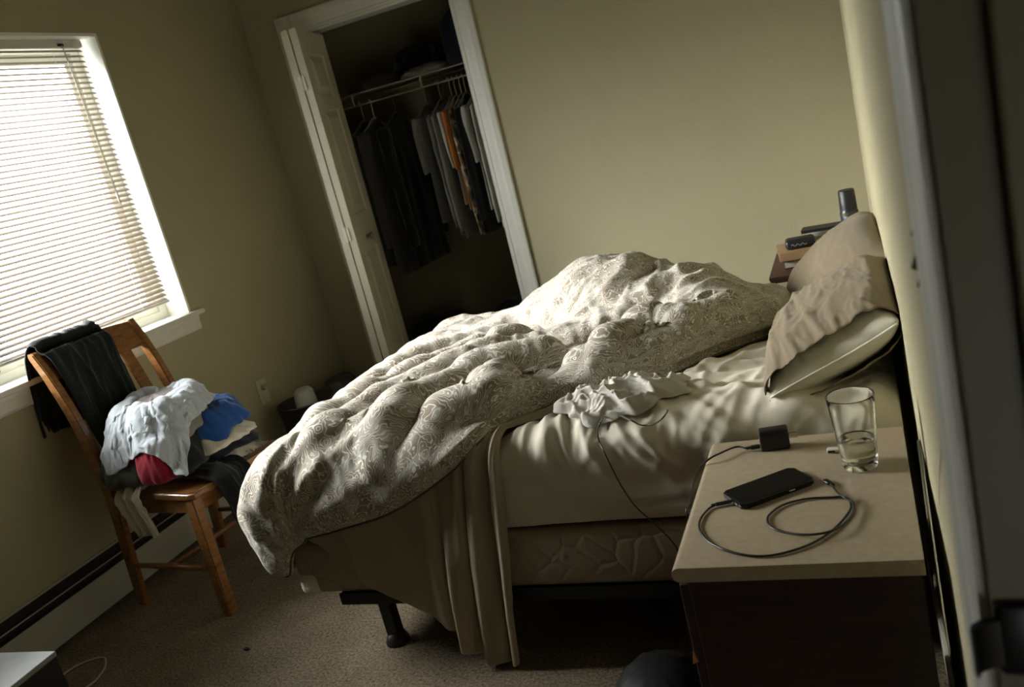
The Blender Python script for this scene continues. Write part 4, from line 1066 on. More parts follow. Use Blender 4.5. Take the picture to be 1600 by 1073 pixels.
# the glass of water
def glass_mat(name, col, ior, rough=0.0):
    m, nt, b = _nt(name); b.inputs['Base Color'].default_value = (*col, 1); b.inputs['Transmission Weight'].default_value = 1.0
    b.inputs['Roughness'].default_value = rough; b.inputs['IOR'].default_value = ior; return m
gc = pix(1345, 728, z=NZ); GX, GY = gc.x, gc.y
gl_ = tag(empty('drinking_glass', (GX, GY, NZ)), 'clear tapered glass standing on the nightstand, a third full of water', 'glass')
rb, rt, hh, wt = 0.0305, 0.0425, 0.142, 0.0022
bm = bmesh.new()
prof = [(0, 0.0012), (rb * 0.75, 0.0008), (rb - 0.002, 0.0004), (rb, 0.003)] + [(rb + (rt - rb) * f, hh * f) for f in (0.1, 0.3, 0.5, 0.7, 0.9, 0.985)] + [(rt - 0.0006, hh), (rt - wt + 0.0004, hh), (rt - wt, hh * 0.985)] + [(rb + (rt - rb) * f - wt, hh * f) for f in (0.8, 0.6, 0.4, 0.2)] + [(rb - wt + 0.0006, 0.015), (rb - 0.006, 0.0115), (0, 0.0105)]
lathe(bm, prof, 64); link('glass_wall', bm, glass_mat('clear_glass', (0.97, 0.98, 0.95), 1.47), gl_, smooth=True)
bm = bmesh.new(); wl = 0.058
prof = [(0, 0.0108), (rb - 0.006, 0.0118), (rb - wt + 0.0002, 0.0155)] + [(rb + (rt - rb) * z / hh - wt - 0.0002, z) for z in (0.022, 0.038, 0.052, wl - 0.0005)] + [(rb + (rt - rb) * wl / hh - wt - 0.0015, wl - 0.001), (0, wl - 0.0012)]
lathe(bm, prof, 64); w_ = link('water', bm, glass_mat('still_water', (0.98, 0.99, 0.98), 1.33), gl_, smooth=True); w_['label'] = 'clear water in the glass'

# small white stick behind the glass
wpt = pix(1292, 709, z=NZ)
us = tag(empty('usb_stick', (wpt.x, wpt.y, NZ), math.radians(-4)), 'small white plastic stick lying behind the water glass', 'usb stick')
M_wp = mat('white_plastic', (0.55, 0.53, 0.46), 0.35)
link('stick_body', obox((0.0, 0.0, 0.0004), (0.040, 0.014, 0.0085), 0.0022, 3), M_wp, us, smooth=True, autosmooth=40)
link('stick_port', obox((0.003, -0.0004, 0.0022), (0.016, 0.0006, 0.0062), 0.0003), M_dark, us)

# ------------------------------------------------------------------ cable on the bed
bc = [pix(1040, 622, z=0.68), pix(1020, 626, z=0.69), pix(985, 636, z=0.69), pix(962, 652, z=0.67)]
path = [(1000, 662, .640), (985, 650, .645), (972, 641, .65), (960, 650, .65)]
def onbed(px, py, lift=0.004):
    z = 0.64
    for _ in range(6): p = pix(px, py, z=z); z = float(ST.at(np.array([p.x]), np.array([p.y]))[0]) + lift
    return pix(px, py, z=z)
loop = [onbed(*q) for q in ((902, 642), (955, 645), (985, 656), (1002, 664), (1022, 662), (1038, 650), (1043, 636), (1030, 622), (1005, 624), (975, 634), (950, 646), (938, 660), (934, 674))] + [pix(936, 688, y=BYN - 0.022), pix(944, 706, y=BYN - 0.042), pix(958, 735, y=BYN - 0.042), pix(975, 766, y=BYN - 0.042), pix(995, 793, y=BYN - 0.042), pix(1020, 815, y=BYN - 0.042), pix(1040, 835, y=BYN - 0.042), pix(1056, 854, y=BYN - 0.042), pix(1075, 890, y=BYN - 0.03), Vector((-0.42, BYN - 0.03, 0.1)), Vector((-0.40, BYN - 0.03, 0.006))]
bm = bmesh.new(); tube(bm, smooth_path(loop, 8), 0.0019, 8)
o = link('charging_cable', bm, mat('grey_cable', (0.035, 0.032, 0.026), 0.4), smooth=True)
tag(o, 'thin dark cable looped on the crumpled shirt and running down the mattress side', 'cable')

# ------------------------------------------------------------------ the far nightstand and its clutter
M_far = wood('red_brown_wood', (0.030, 0.010, 0.006), (0.075, 0.026, 0.015), 1.0, 0.55, (1, 8, 1))
FX0, FX1, FY0, FY1, FZ = -0.352, 0.012, 3.225, 3.715, 0.60
fn = tag(empty('nightstand', ((FX0 + FX1) / 2, (FY0 + FY1) / 2, 0)), 'dark red-brown nightstand in the far corner behind the pillows, holding books and a spray can', 'nightstand')
def fpart(name, bm, m, **k):
    o = link(name, bm, m, **k); o.parent = fn; o.matrix_parent_inverse = Matrix.Translation(-fn.location); return o
bm = bmesh.new(); t = 0.024
prism(bm, [(FX1, FZ), (FX1, FZ - t), (FX0 + 0.012, FZ - t), (FX0 + 0.002, FZ - t * 0.45), (FX0, FZ - 0.003), (FX0 + 0.002, FZ)], FY0, FY1, 'y'); fpart('table_top', bm, M_far)
fpart('carcass', obox((FX0 + 0.025, FY0 + 0.014, 0.03), (FX1 - 0.004, FY1 - 0.014, FZ - t), 0.002), M_far)
fpart('plinth', obox((FX0 + 0.04, FY0 + 0.03, 0.0), (FX1 - 0.012, FY1 - 0.03, 0.03)), M_far)
for z0_, z1_ in ((0.055, 0.30), (0.306, 0.56)):
    dw = fpart('drawer', obox((FX0 + 0.008, FY0 + 0.018, z0_), (FX0 + 0.025, FY1 - 0.018, z1_), 0.003), M_far)
    bm = bmesh.new(); lathe(bm, [(0, 0), (0.008, 0), (0.006, 0.01), (0.013, 0.018), (0.013, 0.024), (0, 0.027)], 18, Matrix.Translation((FX0 + 0.008, (FY0 + FY1) / 2, (z0_ + z1_) / 2)) @ Matrix.Rotation(-PI / 2, 4, 'Y'))
    k_ = link('knob', bm, M_brass, dw, smooth=True); k_.matrix_parent_inverse = Matrix.Identity(4)
def book(label, x, y, z, w, d, h, rot, cover, page):
    b = tag(empty('book', (x, y, z), rot), label, 'book', 'things piled on the far nightstand')
    link('page_block', obox((0.002, 0.003, 0.003), (w - 0.003, d - 0.004, h - 0.003), 0.001), page, b)
    bm = bmesh.new(); box(bm, (0, 0, 0.0004), (w, d, 0.003), 0.0008); box(bm, (0, 0, h - 0.003), (w, d, h), 0.0008); box(bm, (0, d - 0.003, 0.0004), (w, d, h), 0.0008)
    link('cover', bm, cover, b); return b
M_pages = mat('paper_white', (0.50, 0.48, 0.42), 0.9); M_tan = mat('tan_card', (0.36, 0.23, 0.115), 0.7, vary=0.08, vscale=20)
M_blk = mat('black_card', (0.010, 0.010, 0.011), 0.45)
b0 = pix(1232, 410, z=FZ)
zz = FZ
book('black paperback with pale page edges at the bottom of the far pile', -0.300, 3.33, zz, 0.20, 0.14, 0.030, math.radians(3), M_blk, M_pages); zz += 0.0305
bx_ = tag(empty('flat_box', (-0.312, 3.315, zz), math.radians(5)), 'flat tan cardboard box on the far nightstand under the black case', 'box')
link('box_body', obox((0, 0, 0.0004), (0.25, 0.17, 0.034), 0.002), M_tan, bx_); link('box_flap', obox((-0.004, 0.0, 0.034), (0.246, 0.172, 0.0355), 0.0005), M_tan, bx_); zz += 0.0362
cs = tag(empty('glasses_case', (-0.285, 3.33, zz), math.radians(4)), 'black rounded case with a pale scrawl on its side atop the tan box', 'case')
bm = bmesh.new(); box(bm, (0, 0, 0.0004), (0.105, 0.075, 0.036), 0.013, 4); link('case_body', bm, M_blk, cs, smooth=True)
sc = [(0.02 + 0.0055 * i, -0.0012, 0.017 + 0.004 * math.sin(i * 1.9) + 0.002 * math.sin(i * 3.1)) for i in range(11)]
bm = bmesh.new(); tube(bm, smooth_path(sc, 4), 0.0007, 5); link('scrawl', bm, M_pages, cs)
def sheetlet(name, label, cat, pts, m, z, t=0.002, group=None):
    bm = bmesh.new(); prism(bm, pts, 0, t, 'z'); o = link(name, bm, m); o.location = (0, 0, z); tag(o, label, cat, group); return o
bk = book('folded white paper pad beside the black case on the far nightstand', -0.20, 3.40, zz + 0.0002, 0.15, 0.10, 0.020, math.radians(8), M_pages, M_pages)
fl = book('black folded wallet lying topmost on the far pile', -0.23, 3.41, zz + 0.0372, 0.15, 0.075, 0.012, math.radians(-4), M_blk, M_blk)
# spray can
cp_ = pix(1330, 375, y=3.47)
sx_, sy_ = -0.055, 3.47
can = tag(empty('spray_can', (sx_, sy_, FZ)), 'dark spray can with a black cap and navy label on the far nightstand', 'spray can')
bm = bmesh.new(); lathe(bm, [(0, 0.0), (0.031, 0.0), (0.0325, 0.003), (0.0325, 0.148), (0.029, 0.157), (0, 0.157)], 32); link('can_body', bm, mat('navy_can', (0.012, 0.018, 0.040), 0.35), can, smooth=True, autosmooth=40)
bm = bmesh.new(); lathe(bm, [(0, 0.157), (0.0305, 0.157), (0.0290, 0.225), (0.026, 0.229), (0, 0.229)], 32); link('cap', bm, M_blk, can, smooth=True, autosmooth=40)
bm = bmesh.new(); lathe(bm, [(0.0328, 0.138), (0.0328, 0.148)], 32); link('label_band', bm, mat('olive_band', (0.05, 0.055, 0.012), 0.5), can, smooth=True)
M_lt = mat('label_print', (0.22, 0.25, 0.30), 0.6)
def on_can(a0, a1, z0_, z1_, name='label_print'):
    bm = bmesh.new(); n = 6
    A = [[bm.verts.new((0.03285 * math.cos(a), 0.03285 * math.sin(a), z)) for a in np.linspace(a0, a1, n)] for z in (z0_, z1_)]
    for k in range(n - 1): bm.faces.new([A[0][k], A[0][k + 1], A[1][k + 1], A[1][k]])
    return link(name, bm, M_lt, can)
rr = random.Random(5)
for row in range(5):
    a = -2.5 + 0.05 * rr.random()
    z = 0.128 - row * 0.014
    while a < -0.9:
        w = 0.08 + 0.22 * rr.random()
        if rr.random() < 0.75: on_can(a, a + w, z, z + (0.003 + 0.005 * rr.random()))
        a += w + 0.06
# ------------------------------------------------------------------ the wooden chair and the clothes piled on it
M_oak = wood('honey_oak', (0.15, 0.062, 0.019), (0.30, 0.14, 0.045), 1.0, 0.28, (1.5, 1.5, 9), 0.25)
CHO, CHA = Vector((-2.378, 2.342, 0)), math.radians(-7)
MC = Matrix.Translation(CHO) @ Matrix.Rotation(CHA, 4, 'Z')
MCn = np.array(MC)
def cw_(P): return P @ MCn[:3, :3].T + MCn[:3, 3]
chair = tag(empty('wooden_chair', CHO, CHA), 'honey oak slat-back chair below the window, heaped with clothes', 'chair')
SEATZ = 0.45
# saddle seat
bm = bmesh.new()
prism(bm, [(-0.205, -0.195), (0.225, -0.225), (0.25, -0.212), (0.256, -0.1), (0.256, 0.1), (0.25, 0.212), (0.225, 0.225), (-0.205, 0.195)], SEATZ - 0.026, SEATZ, 'z')
bmesh.ops.bevel(bm, geom=[e for e in bm.edges if abs(e.verts[0].co.z - e.verts[1].co.z) < 1e-6], offset=0.006, segments=3, affect='EDGES')
link('seat', bm, M_oak, chair, smooth=True, autosmooth=40)
for s in (-1, 1):
    # front leg: square, slightly splayed, full width at the foot
    bm = bmesh.new(); w = 0.021
    v = []
    for (x, y, z, ww) in ((0.205, s * 0.190, SEATZ - 0.026, 0.0215), (0.236, s * 0.222, 0.0, 0.0195)):
        v.append([bm.verts.new((x + a * ww, y + b * ww, z)) for a, b in ((-1, -1), (1, -1), (1, 1), (-1, 1))])
    bm.faces.new(v[0][::-1]); bm.faces.new(v[1])
    for k in range(4): bm.faces.new([v[0][k], v[0][(k + 1) % 4], v[1][(k + 1) % 4], v[1][k]])
    bmesh.ops.recalc_face_normals(bm, faces=bm.faces[:])
    bmesh.ops.bevel(bm, geom=bm.edges[:], offset=0.004, segments=2, affect='EDGES')
    link('leg', bm, M_oak, chair)
    # rear leg and back post in one curved piece
    cen = smooth_path([(-0.232, 0, 0.0), (-0.208, 0, 0.22), (-0.185, 0, 0.43), (-0.192, 0, 0.58), (-0.222, 0, 0.74), (-0.272, 0, 0.89), (-0.318, 0, 0.985)], 6)
    L, R = [], []
    for i, c in enumerate(cen):
        t = (cen[min(i + 1, len(cen) - 1)] - cen[max(i - 1, 0)]).normalized(); f = i / (len(cen) - 1)
        hwid = 0.021 + 0.006 * math.exp(-((f - 0.45) / 0.25) ** 2) - 0.004 * max(0, f - 0.8) / 0.2
        nrm = Vector((t.z, 0, -t.x)); L.append(c + nrm * hwid); R.append(c - nrm * hwid)
    tp = cen[-1] + (cen[-1] - cen[-2]).normalized() * 0.012
    poly = [(p.x, p.z) for p in L] + [(tp.x + 0.008, tp.z), (tp.x - 0.010, tp.z - 0.002)] + [(p.x, p.z) for p in R[::-1]]
    bm = bmesh.new(); yc = s * 0.207
    prism(bm, poly, yc - 0.0135, yc + 0.0135, 'y')
    bmesh.ops.recalc_face_normals(bm, faces=bm.faces[:])
    bmesh.ops.bevel(bm, geom=[e for e in bm.edges if abs(e.verts[0].co.y - e.verts[1].co.y) < 1e-6 ], offset=0.004, segments=2, affect='EDGES')
    link('back_post', bm, M_oak, chair, smooth=True, autosmooth=35)
    bm = bmesh.new(); tube(bm, [(-0.205, s * 0.212, 0.165), (0.0, s * 0.215, 0.170), (0.222, s * 0.214, 0.165)], 0.011, 10, rfun=lambda f: 0.0085 + 0.0035 * math.sin(f * PI)); link('stretcher', bm, M_oak, chair, smooth=True)
    bm = bmesh.new(); box(bm, (-0.19, s * 0.19 - 0.009, SEATZ - 0.082), (0.20, s * 0.19 + 0.009, SEATZ - 0.026), 0.002); link('apron', bm, M_oak, chair)
bm = bmesh.new(); box(bm, (0.200, -0.18, SEATZ - 0.082), (0.218, 0.18, SEATZ - 0.026), 0.002); link('apron', bm, M_oak, chair)
bm = bmesh.new(); tube(bm, [(0.01, -0.213, 0.170), (0.01, 0.213, 0.170)], 0.010, 10); link('stretcher', bm, M_oak, chair, smooth=True)
def rail(z0, z1, name):
    bm = bmesh.new(); n = 14
    def xat(z): return float(np.interp(z, [0.43, 0.58, 0.74, 0.89, 0.985], [-0.185, -0.192, -0.222, -0.272, -0.318]))
    rows = []
    for i in range(n + 1):
        y = -0.196 + 0.392 * i / n; c = -0.018 * (1 - (y / 0.196) ** 2); up = 0.010 * (1 - (y / 0.196) ** 2) if z1 > 0.9 else 0
        rows.append([bm.verts.new(p) for p in ((xat(z0) + c + 0.010, y, z0), (xat(z1) + c + 0.010, y, z1 + up), (xat(z1) + c - 0.010, y, z1 + up), (xat(z0) + c - 0.010, y, z0))])
    for A, B in zip(rows, rows[1:]):
        for k in range(4): bm.faces.new([A[k], A[(k + 1) % 4], B[(k + 1) % 4], B[k]])
    bm.faces.new(rows[0]); bm.faces.new(rows[-1][::-1])
    bmesh.ops.recalc_face_normals(bm, faces=bm.faces[:])
    return link(name, bm, M_oak, chair, smooth=True, autosmooth=40)
rail(0.885, 0.985, 'top_rail'); rail(0.545, 0.595, 'lower_rail')
for y in (-0.118, -0.039, 0.040, 0.119):
    bm = bmesh.new(); rows = []
    for z in np.linspace(0.59, 0.89, 9):
        x = float(np.interp(z, [0.43, 0.58, 0.74, 0.89, 0.985], [-0.185, -0.192, -0.222, -0.272, -0.318])) - 0.018 * (1 - (y / 0.196) ** 2)
        rows.append([bm.verts.new((x + 0.006, y - 0.022, z)), bm.verts.new((x + 0.006, y + 0.022, z)), bm.verts.new((x - 0.006, y + 0.022, z)), bm.verts.new((x - 0.006, y - 0.022, z))])
    for A, B in zip(rows, rows[1:]):
        for k in range(4): bm.faces.new([A[k], A[(k + 1) % 4], B[(k + 1) % 4], B[k]])
    bm.faces.new(rows[0]); bm.faces.new(rows[-1][::-1]); bmesh.ops.recalc_face_normals(bm, faces=bm.faces[:])
    link('slat', bm, M_oak, chair, smooth=True, autosmooth=40)

# garments; worked out in the chair's own frame
M_blackc = cloth_mat('black_cotton', (0.010, 0.011, 0.012), 0.1)
M_jack = cloth_mat('black_green_fleece', (0.014, 0.018, 0.016), 0.15, weave=500, wstr=0.5)
M_grey = cloth_mat('blue_grey_jersey', (0.37, 0.41, 0.44), 0.05)
M_blue = cloth_mat('royal_blue_cotton', (0.012, 0.055, 0.20), 0.08)
M_cream = cloth_mat('cream_cotton', (0.50, 0.47, 0.38), 0.06)
M_navy = cloth_mat('navy_cotton', (0.010, 0.011, 0.020), 0.1)
M_olive = cloth_mat('olive_cotton', (0.055, 0.060, 0.045), 0.15)
M_red = cloth_mat('crimson_cotton', (0.22, 0.010, 0.022), 0.1)
M_taupe = cloth_mat('taupe_fleece', (0.155, 0.140, 0.125), 0.08)

CF = Field(-0.40, 0.50, -0.50, 0.50, 0.0125, 0.0)
seat_m = (np.abs(CF.Y) < 0.235) & (CF.X > -0.22) & (CF.X < 0.262)
CF.Z = np.where(seat_m, SEATZ + 0.002, 0.02)
def garment(name, label, cat, c, hx, hy, rot, m, seed, bump=0.02, thick=0.010, n=64, steps=90, grow=1.06, z=None, shape=None, lump=0.0, group='clothes heaped on the chair', fin=1.0):
    a = np.linspace(-1, 1, n); A, B = np.meshgrid(a, a, indexing='ij')
    x = A * hx * (1 + 0.12 * pn(B * 1.5, A * 0.7, seed)); y = B * hy * (1 + 0.12 * pn(A * 1.5, B * 0.7 + 4, seed + 1))
    if shape: x, y = shape(A, B, x, y)
    cr, sr = math.cos(rot), math.sin(rot)
    X, Y = c[0] + x * cr - y * sr, c[1] + x * sr + y * cr
    zz = (CF.at(X, Y).max() if z is None else z) + 0.012
    e = np.clip((1 - np.maximum(np.abs(A), np.abs(B))) * 4, 0, 1)
    Z = zz + lump * e + bump * (crease(A * 1.6 + 0.5 * B, B * 2.4, seed + 2) + 0.4 * crease(A * 4, B * 4, seed + 3)) * (0.25 + 0.75 * e)
    P = np.stack([X, Y, Z], -1)
    P = relax(P, P * grow, CF.push(0.010, 4.0), steps=steps, sub=3, g=0.0012, damp=0.9, kbend=0.28)
    N = normals(P); N *= np.where(N[..., 2:3] < 0, -1, 1)
    P = P + N * fin * (0.004 * crease(A * 3.5 + B, B * 3.5, seed + 5, 1.4) + 0.002 * crease(A * 9, B * 9, seed + 6))[..., None]
    CF.add(refine(P, 1), thick * 0.6); CF.blur(1); CF.Z = np.where(seat_m | (CF.Z > 0.1), CF.Z, 0.02)
    o = link(name, grid_mesh(name, cw_(refine(P, 1))), m); add_solid(o, thick, 1)
    tag(o, label, cat, group); return o
def folded(name, label, cat, c, hx, hy, z0, h, rot, m, seed, folds=3, crs=0.012, sq=3.2, droop=0.02, group='clothes heaped on the chair'):
    """A folded garment: rounded slab with the stacked edges of its folds and soft creases on top."""
    n1, n2 = 46, 120
    A, B = np.meshgrid(np.linspace(-1, 1, n1), np.linspace(0, 2 * PI, n2), indexing='ij')
    ph = A * PI / 2; ct, st = np.cos(B), np.sin(B)
    ol = (np.abs(ct) ** sq + np.abs(st) ** sq) ** (-1 / sq)
    ol = ol * (1 + 0.10 * pn(1.6 * ct, 1.6 * st, seed) + 0.05 * pn(4 * ct, 4 * st + A, seed + 1))
    r = np.clip(np.cos(ph), 0, 1) ** 0.42
    g = 1 + 0.035 * np.cos(A * PI * folds + 0.8 * pn(2 * ct, 2 * st, seed + 2)) * (np.abs(A) < 0.9) + 0.05 * pn(3 * ct, 3 * st + 2.5 * A, seed + 3)
    x, y = ol * r * g * ct * hx, ol * r * g * st * hy
    up = np.sin(ph); up = np.sign(up) * np.abs(up) ** 0.8
    q = ol * r
    top = np.clip(up, 0, 1)
    cz = crs * (crease(x / hx * 1.3, y / hy * 1.3 + x / hx * 0.5, seed + 4) + 0.45 * crease(x / hx * 3.2, y / hy * 3.2, seed + 5)) * np.clip((top - 0.2) * 2, 0, 1)
    z = z0 + h / 2 + up * h / 2 + cz - droop * np.clip(q - 0.72, 0, 1) ** 1.5 * 3
    cr, sr = math.cos(rot), math.sin(rot)
    P = np.stack([c[0] + x * cr - y * sr, c[1] + x * sr + y * cr, z], -1)
    P[..., 2] = np.where(seat_at(P), np.maximum(P[..., 2], SEATZ + 0.003), P[..., 2])
    o = link(name, grid_mesh(name, cw_(P)), m); tag(o, label, cat, group)
    CF.add(P[n1 // 2 - 4:], 0.0)
    return o
def seat_at(P): return (np.abs(P[..., 1]) < 0.24) & (P[..., 0] > -0.23) & (P[..., 0] < 0.27)
folded('folded_towel', 'pale fringed cloth lying lowest on the chair seat, under the navy garment', 'cloth', (0.055, 0.075), 0.150, 0.125, SEATZ + 0.002, 0.022, 0.05, M_cream, 3, 2, 0.006)
rng_ = random.Random(8); bm = bmesh.new()      # the fringe along its front edge
for k in range(26):
    yy = -0.045 + 0.0092 * k + rng_.uniform(-0.002, 0.002); x0_ = 0.196 + 0.004 * math.sin(k * 0.9)
    tube(bm, [MC @ Vector((x0_ - 0.012, yy, SEATZ + 0.013)), MC @ Vector((x0_ + 0.008, yy + rng_.uniform(-0.004, 0.004), SEATZ + 0.009)), MC @ Vector((x0_ + 0.022, yy + rng_.uniform(-0.006, 0.006), SEATZ + 0.0035))], 0.0018, 5)
link('fringe', bm, M_cream, bpy.data.objects['folded_towel'])
folded('navy_shirt', 'dark navy folded garment under the cream shirt on the chair', 'shirt', (0.040, 0.085), 0.150, 0.135, SEATZ + 0.026, 0.048, 0.08, M_navy, 7, 2, 0.008)
folded('olive_shirt', 'dark olive garment slumped beside the back post of the chair', 'shirt', (-0.055, -0.165), 0.12, 0.085, SEATZ + 0.03, 0.125, 0.25, M_olive, 9, 3, 0.02, 2.4, 0.04)
folded('dark_shirt', 'black garment in the middle of the chair heap, below the grey one', 'shirt', (0.020, -0.075), 0.165, 0.140, SEATZ + 0.028, 0.115, 0.2, M_blackc, 14, 3, 0.02, 2.6)
folded('cream_shirt', 'cream shirt with a crumpled edge between blue and navy garments', 'shirt', (0.070, 0.055), 0.160, 0.140, SEATZ + 0.070, 0.042, 0.15, M_cream, 11, 2, 0.014)
folded('crimson_shirt', 'crimson garment peeking out low on the chair heap', 'shirt', (0.095, -0.185), 0.070, 0.050, SEATZ + 0.035, 0.115, 0.5, M_red, 13, 2, 0.02, 2.2, 0.03)
folded('blue_shirt', 'royal blue shirt folded near the top of the chair heap', 'shirt', (0.050, 0.080), 0.150, 0.145, SEATZ + 0.112, 0.080, 0.2, M_blue, 15, 2, 0.02, 2.8, 0.05)
folded('taupe_sweater', 'taupe fleece edge showing behind the grey shirt on the heap', 'sweater', (-0.030, -0.020), 0.165, 0.185, SEATZ + 0.150, 0.120, 0.30, M_taupe, 17, 2, 0.02, 2.6, 0.05)
CF.blur(2)
garment('grey_shirt', 'pale blue-grey shirt thrown loosely over the top of the chair heap', 'shirt', (0.015, -0.070), 0.145, 0.165, 0.30, M_grey, 19, bump=0.06, thick=0.004, n=90, steps=30, grow=1.04, z=0.735, fin=1.6)
# the sock over the seat edge
def hanging(name, label, cat, top, wtop, wbot, length, m, seed, thick, turn=0.0, lean=0.0, n=48, back=0.07, fr=7.5, deep=0.020):
    a = np.linspace(0, 1, n); b = np.linspace(-1, 1, n); A, B = np.meshgrid(a, b, indexing='ij')
    fl = back / (back + length)
    t = np.clip((A - fl) / (1 - fl), 0, 1); r = 0.016
    w = wtop + (wbot - wtop) * t
    x = top[0] + B * w + lean * t
    s = A * (back + length) - back
    ang = np.clip(s / r, 0, PI / 2)
    y = np.where(s < 0, top[1] - s, top[1] - r * np.sin(ang)); z = np.where(s < 0, top[2], top[2] - r * (1 - np.cos(ang)) - np.maximum(s - r * PI / 2, 0))
    f = 0.5 + 0.5 * np.cos(B * fr + 1.0 + 0.7 * pn(A * 2, B, seed)); f = f * (0.35 + 0.65 * (1 - t * 0.4))
    d = deep * f + 0.010 * crease(A * 3, B * 3, seed) 
    P = np.stack([x, y - d * np.clip(ang, 0, 1), z + d * (1 - np.clip(ang, 0, 1))], -1)
    P[-6:, :, 2] += (0.012 * pn(B[-6:] * 2, A[-6:], seed + 3))
    ct_, st_ = math.cos(turn), math.sin(turn); P = np.stack([P[..., 0] * ct_ - P[..., 1] * st_, P[..., 0] * st_ + P[..., 1] * ct_, P[..., 2]], -1)
    o = link(name, grid_mesh(name, cw_(refine(P, 1))), m); add_solid(o, thick, -1); tag(o, label, cat, 'clothes heaped on the chair'); return o
hanging('black_trousers', 'black trousers spilling over the front edge of the chair seat', 'trousers', (-0.070, -0.262, SEATZ + 0.014), 0.072, 0.060, 0.225, M_blackc, 29, 0.006, turn=PI / 2, lean=0.03, back=0.16, fr=4.0, deep=0.030)
hanging('cream_sock', 'cream knitted garment dangling over the near side edge of the chair seat', 'sock', (-0.045, -0.222, SEATZ + 0.012), 0.060, 0.052, 0.160, M_cream, 23, 0.006, lean=0.045)
# the black jacket thrown over the back
def jacket():
    n, m_ = 110, 90
    s = np.linspace(0, 1, n); b = np.linspace(-1, 1, m_); S, B = np.meshgrid(s, b, indexing='ij')
    path = smooth_path([(-0.375, 0, 0.69), (-0.372, 0, 0.76), (-0.365, 0, 0.86), (-0.352, 0, 0.965), (-0.334, 0, 1.012), (-0.305, 0, 1.012), (-0.272, 0, 0.965), (-0.236, 0, 0.87), (-0.200, 0, 0.74), (-0.172, 0, 0.62), (-0.135, 0, 0.54), (-0.06, 0, 0.535)], 8)
    Q = np.array([tuple(p) for p in path]); L = np.concatenate([[0], np.cumsum(np.sqrt(((Q[1:] - Q[:-1]) ** 2).sum(-1)))]); L /= L[-1]
    px_, pz_ = np.interp(S, L, Q[:, 0]), np.interp(S, L, Q[:, 2])
    half = np.interp(S, [0, 0.3, 0.42, 0.5, 0.75, 1], [0.115, 0.135, 0.128, 0.125, 0.115, 0.12]); cen = np.interp(S, [0, 0.3, 0.45, 0.75, 1], [-0.130, -0.085, -0.055, -0.075, -0.06])
    y = cen + B * half * (1 + 0.05 * pn(S * 5, B * 0 + 2, 3))
    P = np.stack([px_, y, pz_], -1)
    N = normals(P); c = P - np.array([-0.29, 0, 0.8]); N *= np.where((N * np.stack([np.sign(S - 0.42), 0 * S, (np.abs(S - 0.42) < 0.08) * 1.0], -1)).sum(-1, keepdims=True) < 0, -1, 1)
    f = 0.016 * crease(B * 1.3 + S * 1.6, S * 2.0 - B * 0.8, 6) + 0.009 * crease(B * 3.0 + S * 3.5, S * 3 - B, 8) + 0.003 * crease(B * 9, S * 14, 9)
    e = np.clip((1 - np.abs(B)) * 6, 0.2, 1)
    return P + N * (f * e + 0.002)[..., None]
o = link('black_jacket', grid_mesh('black_jacket', cw_(jacket())), M_jack); add_solid(o, 0.005, -1)
tag(o, 'black jacket thrown over the top rail of the wooden chair', 'jacket')
# ------------------------------------------------------------------ things on the floor and the outlet
ou = tag(empty('wall_outlet', (XL, 3.345, 0.415)), 'white wall outlet with a plug, low on the window wall behind the chair', 'outlet')
M_out = mat('outlet_plastic', (0.46, 0.44, 0.33), 0.45)
link('cover_plate', obox((0.0005, -0.038, -0.062), (0.006, 0.038, 0.062), 0.0025), M_out, ou)
for dz in (-0.022, 0.022):
    bm = bmesh.new(); prism(bm, rrect(0.017, 0.0145, 0.006), 0.0055, 0.0075, 'z', Matrix.Rotation(PI / 2, 4, 'Y')); r_ = link('socket', bm, M_out, ou); r_.location = (0, 0, dz)
pl_ = tag(empty('plug_cord', (XL + 0.008, 3.345, 0.435)), 'pale plug and thin cord running from the outlet to the dark basket', 'plug')
M_pc = mat('pale_cord', (0.42, 0.40, 0.30), 0.5)
bm = bmesh.new(); box(bm, (0.0005, -0.013, -0.013), (0.024, 0.013, 0.013), 0.005, 3); link('plug', bm, M_pc, pl_, smooth=True, autosmooth=40)
bm = bmesh.new(); tube(bm, smooth_path([(0.022, 0, 0), (0.05, 0.005, -0.004), (0.09, 0.04, -0.05), (0.12, 0.10, -0.13), (0.12, 0.16, -0.25), (0.12, 0.2, -0.40)], 6), 0.0025, 6); link('cord', bm, M_pc, pl_, smooth=True)

# dark round basket in the corner with a pale jug and a dark bag behind
bkx, bky = -2.555, 3.335
bs = tag(empty('laundry_basket', (bkx, bky, 0)), 'black round basket on the carpet between the bed foot and the outlet', 'basket')
M_bsk = mat('basket_black', (0.012, 0.011, 0.010), 0.6)
bm = bmesh.new(); lathe(bm, [(0, 0.002), (0.105, 0.002), (0.112, 0.02), (0.136, 0.33), (0.142, 0.345), (0.138, 0.35), (0.130, 0.335), (0.106, 0.03), (0, 0.022)], 40); link('basket_body', bm, M_bsk, bs, smooth=True, autosmooth=50)
jg = tag(empty('plastic_jug', (-2.515, 3.285, 0.025)), 'pale grey plastic jug standing up out of the black basket', 'jug')
bm = bmesh.new(); lathe(bm, [(0, 0), (0.05, 0), (0.056, 0.01), (0.058, 0.36), (0.052, 0.41), (0.035, 0.428), (0, 0.430)], 28); 
for v in bm.verts: v.co.x *= 0.8; v.co.z *= 0.92
link('jug_body', bm, mat('jug_plastic', (0.34, 0.35, 0.31), 0.4), jg, smooth=True, autosmooth=50)
A_, B_ = np.meshgrid(np.linspace(0, 1, 40), np.linspace(0, 1, 72), indexing='ij')
th = B_ * 2 * PI
rad_ = np.sin(np.clip(A_ * 1.02, 0, 1) * PI / 2) ** 0.6 * np.where(A_ > 0.75, 1 - 0.12 * ((A_ - 0.75) / 0.25) ** 2, 1)
